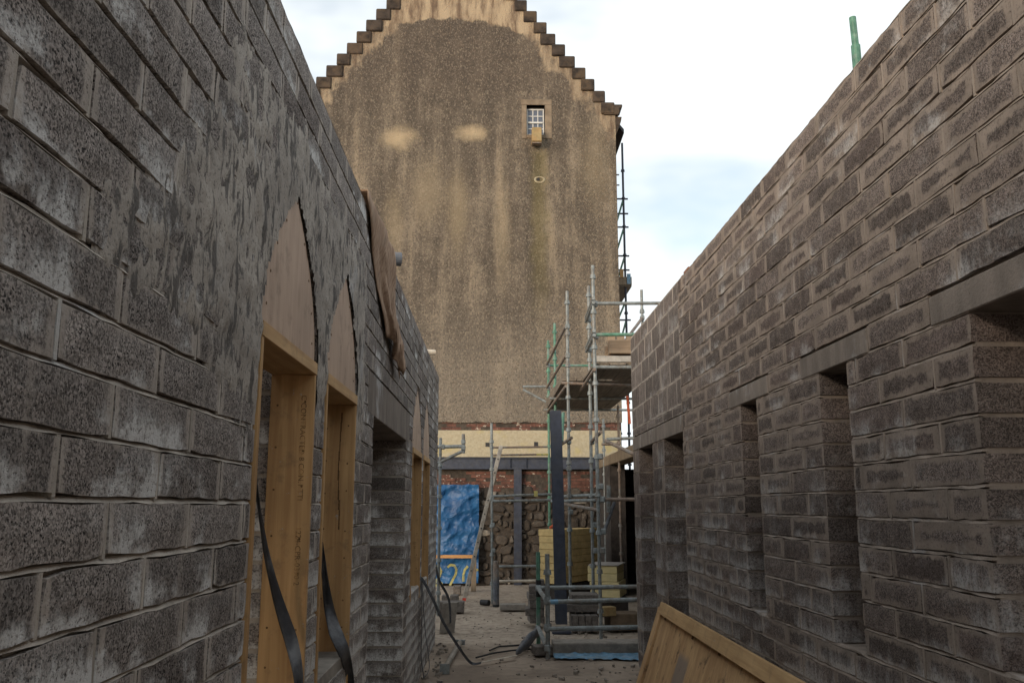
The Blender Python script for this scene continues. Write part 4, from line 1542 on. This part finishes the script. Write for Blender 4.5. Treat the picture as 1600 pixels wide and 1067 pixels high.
for (px, py, Y) in ((769, 779, 16.2), (768, 699, 16.4), (889, 690, YA), (889, 732, YA), (892, 800, YA), (925, 690, YC), (939, 760, YB), (941, 780, YB), (943, 830, YB), (938, 713, YB), (941, 860, YB), (930, 860, YC), (930, 820, YC), (770, 820, 16.2), (771, 860, 16.2)):
    q = at(px, py, Y)
    coupler(sf, q)
a = at(837, 771, 16.4)
MB().box(a - Vector((.035, .05, .05)), a + Vector((.035, -.03, .05))).build('yellow_tag', M['yellow_paint'], sf)
# boxes of material on the near platform
zt = DZ + .042
pk = thing('timber_pack', 'pale timber pack lying on the near scaffold platform', 'timber pack', (1.6, 12.7, zt))
q = at(948, 552, 12.6)
MB().box((q.x + .02, 12.45, zt + .20), (q.x + .62, 12.62, zt + .40)).build('board', M['pale_board'], pk, bevel=.006)
MB().box((q.x, 12.7, zt + .18), (q.x + .6, 12.85, zt + .36)).build('board', M['pale_board'], pk, bevel=.006)
for k in range(3):
    MB().box((q.x + .04 + .2 * k, 12.5, zt), (q.x + .20 + .2 * k, 12.85, zt + .175)).build('bearer', M['pale_board'], pk, bevel=.006)
for k in range(3):
    MB().box((q.x + .06 + .14 * k, 12.9, zt), (q.x + .17 + .14 * k, 12.94, zt + .55)).build('board', M['pale_board'], pk, bevel=.004)
oc = MB().bar(at(980, 618, 14), at(984, 662, 14), .04, .02, (0, 1, 0)).build('orange_strap', M['orange'], None)
tag(oc, 'orange strap hanging under the platform beside the right wall', 'strap')

# far scaffold running up the right flank of the tower
fs_ = thing('scaffold', 'tall slender scaffold climbing the right side of the tower', 'scaffold', (3.5, 23, 0))
FY = 23.0
xo = at(975, 350, FY).x; xi = at(962, 350, FY).x
standard(fs_, (xo, FY, 0), (xo, FY, at(967, 224, FY).z), M['navy'], True, .031, .8)
standard(fs_, (xi, FY, 0), (xi, FY, at(956, 225, FY).z), M['navy'], True, .031, .8)
standard(fs_, (xo, FY + 2.2, 0), (xo, FY + 2.2, at(976, 420, FY).z), M['green'], True, .026, .8)
standard(fs_, (xi, FY + 2.2, 0), (xi, FY + 2.2, at(976, 400, FY).z), M['galv'], True, .026, .8)
for py in (311, 334, 355, 400, 422, 475, 500, 540):
    z = at(965, py, FY).z
    rail(fs_, (xi - .05, FY, z), (xo + .12, FY, z), M['navy'], 'ledger', .024)
for (p0, p1) in ((311, 352), (355, 395), (400, 440), (470, 500), (500, 545)):
    rail(fs_, (xo, FY, at(970, p0, FY).z), (xi, FY, at(965, p1, FY).z), M['green'], 'brace', .026)
z1 = at(965, 447, FY).z
MB().box((xi - .1, FY - .1, z1 - .04), (xo + .15, FY + 2.4, z1)).build('deck_board', M['deck_wood'], fs_)
MB().box((xi - .1, FY - .14, z1), (xo + .15, FY - .10, z1 + .22)).build('toe_board', M['old_wood'], fs_)
MB().box((xo + .02, FY - .16, z1 + .02), (xo + .12, FY - .141, z1 + .30)).build('net_scrap', M['blue_sheet'], fs_)
MB().box((xi + .06, FY - .16, z1 + .2), (xi + .16, FY - .13, z1 + .42)).build('board_end', M['wood_z'], fs_)
za, zc = at(960, 274, FY).z, at(960, 290, FY).z
for z in (za, zc): rail(fs_, (xi - .05, FY - .03, z), (xi + .12, FY - .03, z), M['galv'], 'bracket_arm', .02)
rail(fs_, (xi + .03, FY - .03, zc), (xi + .03, FY - .03, za), M['galv'], 'bracket_post', .02)

# scaffold bracket showing past the left wall
lb = thing('scaffold', 'pale tube bracket of a scaffold showing past the left wall end', 'scaffold', (-1.2, 14.5, 0))
BY = 14.5
rail(lb, at(650, 699, BY), at(727, 697, BY), M['galv'], 'ledger', .03)
rail(lb, at(724, 708, BY), at(724, 678, BY), M['galv'], 'standard', .028)
rail(lb, at(640, 745, BY), at(722, 705, BY), M['galv'], 'brace', .026)
x = at(691, 700, BY).x
standard(lb, (x - .03, BY, 0), (x - .03, BY, at(691, 684, BY).z), M['galv'])
for (px, py) in ((724, 700), (724, 690), (692, 698)): coupler(lb, at(px, py, BY))

# green pole behind the right wall
gp = thing('scaffold_pole', 'green painted scaffold pole rising behind the right wall', 'pole', (2.1, 5.2, 0))
a = at(1342, 120, 5.2); b = at(1332, 28, 5.2)
m_ = a + (b - a) * .52
MB().tube((a.x + .03, 5.2, 0), m_, .029, n=12).build('lower_tube', M['green'], gp)
MB().tube(m_, b, .022, n=12).build('spigot', M['green'], gp)

# chunk on the right wall top
bk = MB().box((XR + .06, 7.25, 3.60), (XR + .18, 7.42, 3.70)).box((XR + .02, 7.3, 3.59), (XR + .10, 7.36, 3.64)).build('tile_fragment', M['brown_tile'], None, bevel=.008)
tag(bk, 'broken brown tile lying on top of the right wall', 'tile')

# ------------------------------------------------------------------ ground-level guard rail
gr = thing('barrier', 'low tube guard rail across the ground beside the right wall end', 'barrier', (.7, 10.5, 0))
S1 = at(856, 1010, 10.5).x
standard(gr, (S1, 10.5, 0), (S1, 10.5, at(855, 865, 10.5).z), M['galv'], True, .027, .3)
xg = at(841, 930, 11.3).x
standard(gr, (xg, 11.3, 0), (xg, 11.3, at(841, 862, 11.3).z), M['green'], False, .027)
MB().tube((xg + .002, 11.3, .60), (xg + .002, 11.3, .80), .034).build('black_sleeve', M['black'], gr)


def br(p, q, Y0, Y1, mat, nm='rail', r=.026): rail(gr, at(*p, Y0), at(*q, Y1), mat, nm, r)


br((842, 918), (1010, 916), 11.25, 11.25, M['galv']); br((858, 940), (1010, 936), 10.47, 10.5, M['galv'])
br((858, 982), (1012, 979), 10.47, 10.5, M['galv']); br((841, 980), (853, 1008), 11.2, 10.5, M['galv'], 'stay'); br((840, 917), (853, 937), 11.25, 10.5, M['galv'], 'stay')
br((860, 940), (872, 939.7), 10.465, 10.465, M['blue_sheet'], 'blue_tape', .0275)
for (px, py, Y) in ((855, 939, 10.5), (855, 981, 10.5), (841, 918, 11.3), (841, 981, 11.3), (855, 1012, 10.5)): coupler(gr, at(px, py, Y))
kb = MB().box((.70, 10.62, 0), (1.95, 10.95, .15)).build('concrete_kerb', M['kerb'], None, bevel=.012)
tag(kb, 'dusty concrete beam lying on the ground under the low guard rail', 'beam')
# blue plastic at its foot
vs = []; fs = []
N, K = 40, 8
for k in range(K + 1):
    for i in range(N + 1):
        s = i / N; t = k / K
        x = .70 + 1.10 * s
        y0 = 10.60; y1 = 10.50 - .16 * s - .05 * noise.noise((s * 9, 1, 1)) * (1 if t > .5 else 0) - .05
        vs.append((x, y0 + (y1 - y0) * t, .014 + .03 * (1 - t) + .022 * max(0, noise.noise((x * 9, t * 4, 2))) + .012 * noise.noise((x * 25, t * 8, 2))))
for k in range(K):
    for i in range(N):
        a = k * (N + 1) + i; fs.append((a, a + 1, a + N + 2, a + N + 1))
o = MB().add(vs, fs).build('plastic_sheet', M['blue_sheet'], None, smooth=True)
tag(o, 'crumpled light blue plastic sheet at the foot of the concrete beam', 'plastic sheet')

# navy steel column
nc = thing('steel_column', 'free-standing dark navy steel column with scuffed paint', 'steel column', (.8, 12.6, 0))
b0 = at(877, 974, 12.6); t0 = at(868, 642, 12.6)
ax = (t0 - b0); hw = .078; fl = .012
c = (b0 + t0) / 2
for s in (-1, 1):
    MB().obox(c + Vector((0, s * .07, 0)), Vector((hw, 0, 0)), Vector((0, fl / 2, 0)), ax / 2).build('flange', M['navy'], nc, bevel=.002)
MB().obox(c, Vector((.006, 0, 0)), Vector((0, .063, 0)), ax / 2).build('web', M['navy'], nc)
MB().box((b0.x - .13, 12.47, .0), (b0.x + .13, 12.73, .022)).build('base_plate', M['navy'], nc)

# ------------------------------------------------------------------ things standing about
def rot_stack(name, label, cat, c, L, Wd, th, n, ang, z0, mat, jit=.02, part='sheet', topmat=None):
    t = thing(name, label, cat, (c[0], c[1], z0))
    ca, sa = math.cos(ang), math.sin(ang)
    for k in range(n):
        dx, dy = R.uniform(-jit, jit), R.uniform(-jit, jit)
        e1 = Vector((ca, sa, 0)); e2 = Vector((-sa, ca, 0))
        o = MB().obox(Vector((c[0] + dx, c[1] + dy, z0 + th * (k + .5))), e1 * L / 2, e2 * Wd / 2, Vector((0, 0, th / 2 - .003))).build(part, mat if not (topmat and k == n - 1) else mat, t, bevel=.006)
    return t


q = at(856, 900, 16.5)
s1 = rot_stack('insulation_stack', 'tall stack of yellow foam insulation boards behind the navy column', 'insulation', (q.x + .45, 17.05), 1.5, .46, .12, 8, math.radians(57), .32, M['insul'])
MB().obox((q.x + .45, 17.05, .15), Vector((math.cos(math.radians(57)), math.sin(math.radians(57)), 0)) * .72, Vector((-math.sin(math.radians(57)), math.cos(math.radians(57)), 0)) * .2, (0, 0, .15)).build('pallet', M['dark_wall'], s1)
rg = MB().path([(q.x + .05, 16.6, 1.30), (q.x + .14, 16.65, 1.36), (q.x + .22, 16.7, 1.46), (q.x + .26, 16.8, 1.44)], .025).build('red_rag', M['orange'], None, smooth=True)
tag(rg, 'twisted red rag on top of the tall yellow insulation stack', 'rag')
q = at(936, 900, 14.3)
s2 = rot_stack('insulation_stack', 'low pale yellow stack of foam insulation boards near the right wall end', 'insulation', (q.x + .16, 14.55), .46, .75, .12, 4, math.radians(-16), .30, M['insul_pale'])
MB().box((q.x - .15, 14.3, 0), (q.x + .45, 14.9, .29)).build('bearer', M['dark_wall'], s2)
o = MB().obox((q.x + .16, 14.55, .79), Vector((math.cos(-.28), math.sin(-.28), 0)) * .24, Vector((-math.sin(-.28), math.cos(-.28), 0)) * .38, (0, 0, .006)).build('foil_top', M['foil'], s2)

# concrete block piles
def one_block(par, c, L, W_, H_, ang=0, mat=None):
    e1 = Vector((math.cos(ang), math.sin(ang), 0)); e2 = Vector((-math.sin(ang), math.cos(ang), 0))
    return MB().obox(c, e1 * L / 2, e2 * W_ / 2, Vector((0, 0, H_ / 2))).build('concrete_block', mat or M['stone_block'], par, bevel=.006)


t = thing('block_stack', 'small stack of grey concrete blocks left of the green post', 'blocks', (.55, 13.2, 0))
q = at(838, 950, 13.2)
for k in range(5):
    one_block(t, (q.x + R.uniform(-.03, .03), 13.2 + R.uniform(-.03, .03), .10 + .02 + .102 * k), .21 + .06 * (k % 2), .40, .098, R.uniform(-.1, .1))
one_block(t, (q.x + .06, 13.2, .60), .11, .2, .11)
t = thing('block_stack', 'pallet of grey concrete blocks standing on end behind the low guard rail', 'blocks', (1.1, 12.6, 0))
x0_, x1_ = at(893, 960, 12.6).x, at(935, 960, 12.6).x
for k in range(4):
    one_block(t, (x0_ + (x1_ - x0_) * (k + .5) / 4, 12.8, .115), (x1_ - x0_) / 4 - .008, .44, .215)
one_block(t, ((x0_ + x1_) / 2, 13.0, .30), x1_ - x0_ + .12, .5, .10)
one_block(t, ((x0_ + x1_) / 2 + .03, 13.0, .42), x1_ - x0_ + .02, .45, .12)
q = at(975, 965, 12.8)
o = one_block(None, (q.x, 12.9, .12), .45, .4, .22, .1, M['sandstone']); o.name = 'sandstone_block'
tag(o, 'brown sandstone lump behind the low guard rail', 'stone')
o = one_block(None, (at(950, 948, 12.6).x, 12.7, .27), .2, .16, .12, .4, M['hopper']); o.name = 'timber_offcut'
tag(o, 'small tan timber offcut behind the low guard rail', 'timber offcut')
for k, (a, b, yt, yb, Y, lab) in enumerate(((676, 725, 940, 949, 14.9, 'long low concrete beam at the end of the left wall'), (690, 700, 930, 937, 15.9, 'left of two small concrete lumps beyond the left wall end'), (703, 716, 930, 938, 15.9, 'right of two small concrete lumps beyond the left wall end'), (708, 720, 915, 922, 17.9, 'single concrete lump lying below the blue tarpaulin'), (781, 822, 944, 950, 15.2, 'pale timber plank lying on the ground left of the block stack'))):
    a_, b_ = at(a, yb, Y), at(b, yb, Y); zt_ = at(a, yt, Y).z
    h = max(.05, zt_)
    o = MB().box((a_.x, Y, 0), (b_.x, Y + .25, h)).build('concrete_lump' if k < 4 else 'timber_plank', M['kerb'] if k == 4 else M['stone_block'], None, bevel=.008)
    tag(o, lab, 'concrete' if k < 4 else 'plank')
o = MB().obox((at(848, 1010, 10.75).x, 10.75, .06), (.11, .02, 0), (-.02, .1, 0), (0, 0, .05)).build('concrete_lump', M['stone_block'], None, bevel=.006)
tag(o, 'concrete offcut at the foot of the guard rail post', 'concrete')
o = MB().obox((-.60, 12.6, .20), (.10, .05, .0), (-.0, .03, 0), (.02, 0, .2)).build('grey_slab', M['kerb'], None, bevel=.005)
tag(o, 'pale slab propped at the far end of the left wall', 'slab')

# upright grey pipe
t = thing('standing_pipe', 'short upright grey plastic pipe near the ladder', 'pipe', (-.1, 15.8, 0))
a = at(775, 935, 15.8)
MB().tube((a.x, 15.8, .035), (a.x, 15.8, .50), .055, n=16).build('lower_pipe', M['pipe_grey'], t)
MB().tube((a.x, 15.8, .501), (a.x, 15.8, .76), .052, .05, n=16).build('upper_pipe', M['rusty'], t)
MB().tube((a.x, 15.8, 0), (a.x, 15.8, .036), .058, n=16).build('collar', M['black'], t)
o = MB().tube((at(752, 936, 16).x, 16, .05), (at(764, 935, 15.9).x, 15.9, .05), .05, n=12).build('pipe_offcut', M['black'], None)
tag(o, 'short black pipe offcut lying beside the upright pipe', 'pipe')

# ladder
t = thing('ladder', 'aluminium ladder leaning to the right in front of the blue tarpaulin', 'ladder', (-.75, 17, 0))
b0 = at(726, 924, 16.9); t0 = at(783, 697, 16.9)
b0.z = .03
side = Vector((0, .38, 0))
for s in (-.5, .5):
    MB().bar(b0 + side * s, t0 + side * s, .075, .028, (0, 1, 0)).build('stile', M['alu'], t, bevel=.004)
    MB().obox(b0 + side * s, (.032, 0, 0), (0, .018, 0), (0, 0, .025)).build('foot', M['red'], t)
L = (t0 - b0)
for k in range(1, 11):
    c = b0 + L * (k / 11)
    MB().tube(c - side * .55, c + side * .55, .014, n=8).build('rung', M['black'] if False else M['galv'], t)
    MB().tube(c - side * .56 - Vector((0, .008, 0)), c - side * .56, .013, n=8).build('rung_end', M['black'], t)
t = MB().box((at(736, 905, 18.5).x, 18.5, 0), (at(744, 905, 18.5).x, 18.56, at(740, 872, 18.5).z)).build('timber_post', M['old_wood'], None)
tag(t, 'brown timber stake standing in front of the blue tarpaulin', 'post')

# prop lying on the ground by the left wall
t = thing('steel_prop', 'pale steel prop lying on the ground by the left wall end', 'prop', (-.5, 10.5, 0))
a, b = Vector((at(719, 995, 11.4).x, 11.4, .05)), Vector((at(695, 1036, 9.6).x, 9.6, .05))
MB().tube(a, b, .030, n=12).build('tube', M['alu'], t)
d = (b - a).normalized()
MB().obox(b + d * .01, (.05, .0, 0), (0, 0, .05), d * .006).build('foot_plate', M['galv'], t)
MB().obox(a, d.cross(Vector((0, 0, 1))) * .06, d * .02, (0, 0, .03)).build('collar', M['galv'], t)

# black straps from the sill of the far left window
q0 = (XL + .015, 9.3, .985)


def strap_thing(name, label, pts, wv, mat, th=.004):
    pts = [Vector(p) for p in pts]
    # smooth by one pass of Catmull-Rom
    out = []
    for i in range(len(pts) - 1):
        p0, p1, p2, p3 = pts[max(i - 1, 0)], pts[i], pts[i + 1], pts[min(i + 2, len(pts) - 1)]
        for k in range(6):
            t = k / 6
            out.append(.5 * ((2 * p1) + (p2 - p0) * t + (2 * p0 - 5 * p1 + 4 * p2 - p3) * t * t + (3 * p1 - p0 - 3 * p2 + p3) * t ** 3))
    out.append(pts[-1])
    o = MB().strap(out, [wv] * len(out), th).build(name, mat, None)
    tag(o, label, 'strap', 'straps trailing from the far window sill')
    return o


yy = 9.2
strap_thing('black_strap', 'black strap trailing from the far left window sill across the ground', [(XL - .1, yy, .99), (XL + .01, yy, .985), (at(676, 935, 9.3).x, 9.3, at(676, 935, 9.3).z), (at(692, 970, 9.5).x, 9.5, at(692, 970, 9.5).z), (at(712, 1003, 9.7).x, 9.7, max(.06, at(712, 1003, 9.7).z)), (at(735, 1018, 10.1).x, 10.1, .03), (at(752, 1024, 10.1).x, 10.1, .025)], Vector((.007, .015, .009)), M['strap'])
strap_thing('pale_strip', 'pale flat strip on the ground leading towards the guard rail', [(at(752, 1024, 10.1).x, 10.1, .03), (at(780, 1017, 10.35).x, 10.35, .026), (at(808, 1011, 10.55).x, 10.55, .03)], Vector((0, .028, 0)), M['tape'])
strap_thing('black_strap', 'double black strap hanging straight down from the far left window sill', [(XL - .05, yy - .05, .99), (XL + .012, yy - .05, .97), (XL + .03, yy - .06, .6), (XL + .03, yy - .05, .25), (XL + .06, yy - .02, .03)], Vector((.0, .03, 0)), M['strap'])
strap_thing('black_strap', 'looped black strap at the foot of the left wall below the far window', [(XL + .012, yy + .08, .97), (XL + .05, yy + .1, .5), (XL + .10, yy + .1, .15), (XL + .08, yy + .02, .06), (XL + .05, yy - .05, .05)], Vector((.0, .022, 0)), M['strap'])
strap_thing('black_strap', 'black strap curling round the far end of the left wall', [(XL - .02, 11.95, .95), (XL + .03, 11.95, .75), (at(701, 957, 12).x, 12.0, .5), (at(704, 966, 12).x, 12.0, .2)], Vector((.012, .0, .012)), M['strap'])
# plastic bag with cables by the rail
vs = []; fs = []
N, K = 14, 10
a, b = Vector((at(806, 1008, 10.7).x, 10.7, .03)), Vector((at(842, 985, 11.3).x, 11.3, .20))
for i in range(N + 1):
    t = i / N; c = a + (b - a) * t
    r = (.035 + .06 * math.sin(min(1, t * 1.2) * PI * .75))
    for k in range(K):
        an = 2 * PI * k / K
        rr = r * (1 + .35 * noise.noise((t * 5, math.cos(an) * 2, math.sin(an) * 2)))
        vs.append((c.x, c.y + math.cos(an) * rr, max(.008, c.z + math.sin(an) * rr * .8)))
for i in range(N):
    for k in range(K): fs.append((i * K + k, i * K + (k + 1) % K, (i + 1) * K + (k + 1) % K, (i + 1) * K + k))
fs += [tuple(range(K)), tuple(range(N * K, N * K + K))]
o = MB().add(vs, fs).build('plastic_bag', M['pipe_grey'], None, smooth=True)
tag(o, 'grey crumpled plastic bag lying at the foot of the guard rail', 'plastic bag')
for k, (pts, lab) in enumerate(((((744, 1012, 10.5), (770, 1005, 10.8), (800, 1000, 11), (830, 997, 11.1)), 'nearer thin black cable on the ground running to the bag'), (((765, 1000, 11.0), (780, 994, 11.3), (810, 992, 11.4), (838, 988, 11.4)), 'further thin black cable on the ground running to the bag'), (((668, 1067, 8.6), (680, 1060, 8.8), (690, 1050, 9.1)), 'short black cable on the ground below the left wall'))):
    P_ = [Vector((at(a, b, Y).x, Y, .015)) for a, b, Y in pts]
    o = MB().path(P_, .010, 6).build('cable', M['black'], None)
    tag(o, lab, 'cable')

# shuttering panel leaning on the right wall
def panel():
    t = thing('shuttering_panel', 'long weathered plywood panel with battened top edge leaning against the right wall', 'panel', (1.35, 6, 0))
    y0, y1 = 2.4, 8.45
    top = Vector((XR - .025, 0, .795)); bot = Vector((1.30, 0, .012))
    d = top - bot
    nrm = Vector((-d.z, 0, d.x)).normalized()
    segs = [(y0, 3.62), (3.625, 4.84), (4.845, 6.06), (6.065, 7.28), (7.285, 8.25)]
    for a, b in segs:
        c = bot + d * .47 + Vector((0, (a + b) / 2, 0))
        MB().obox(c, d * .47, Vector((0, (b - a) / 2, 0)), nrm * .009).build('plywood_sheet', M['panel'], t, bevel=.002)
    c = bot + d * .49 + Vector((0, 8.36, 0)) + nrm * .008
    MB().obox(c, d * .49, Vector((0, .085, 0)), nrm * .02).build('end_batten', M['panel'], t, bevel=.003)
    # top batten in three lengths, lying on the sheets
    for a, b in ((y0, 4.5), (4.505, 6.9), (6.905, 8.27)):
        c = bot + d * .985 + nrm * .032 + Vector((0, (a + b) / 2, 0))
        MB().obox(c, d.normalized() * .052, Vector((0, (b - a) / 2, 0)), nrm * .022).build('top_batten', M['wood_y'], t, bevel=.003)
    for (a, zz) in ((8.1, .93), (7.0, .92), (6.2, .93), (5.2, .92), (4.6, .93)):
        c = bot + d * (zz - .02) + nrm * .0105 + Vector((0, a, 0))
        MB().obox(c, d.normalized() * .018, Vector((0, .03, 0)), nrm * .001).build('split', M['ink'], t)


panel()

# loose grit on the ground
mb = MB()
rg_ = random.Random(9)
for k in range(420):
    y = rg_.uniform(7.5, 18); x = rg_.uniform(-.7, 1.5 if y < 10.4 else 2.2)
    s = rg_.uniform(.004, .013) * (1.5 if rg_.random() < .08 else 1)
    z = 0.030 * noise.noise((x * 0.9, y * 0.9, 3)) + 0.006 * noise.noise((x * 4, y * 4, 7)) - 0.012
    a = rg_.random() * 3
    e1 = Vector((math.cos(a), math.sin(a), 0)); e2 = Vector((-math.sin(a), math.cos(a), 0))
    mb.obox((x, y, z + s * .4), e1 * s, e2 * s * .7, (0, 0, s * .6))
for k in range(170):
    y = rg_.uniform(7.6, 15)
    x = rg_.choice((XL + rg_.uniform(.02, .22), rg_.uniform(.4, 1.6)))
    if y > 11.7 and x < 0: continue
    s = rg_.uniform(.010, .030); a = rg_.random() * 3
    e1 = Vector((math.cos(a), math.sin(a), rg_.uniform(-.3, .3))); e2 = Vector((-math.sin(a), math.cos(a), rg_.uniform(-.3, .3)))
    mb.obox((x, y, s * .3), e1 * s, e2 * s * .6, (0, 0, s * .5))
mb.build('grit', M['pebble'], None, kind='stuff')
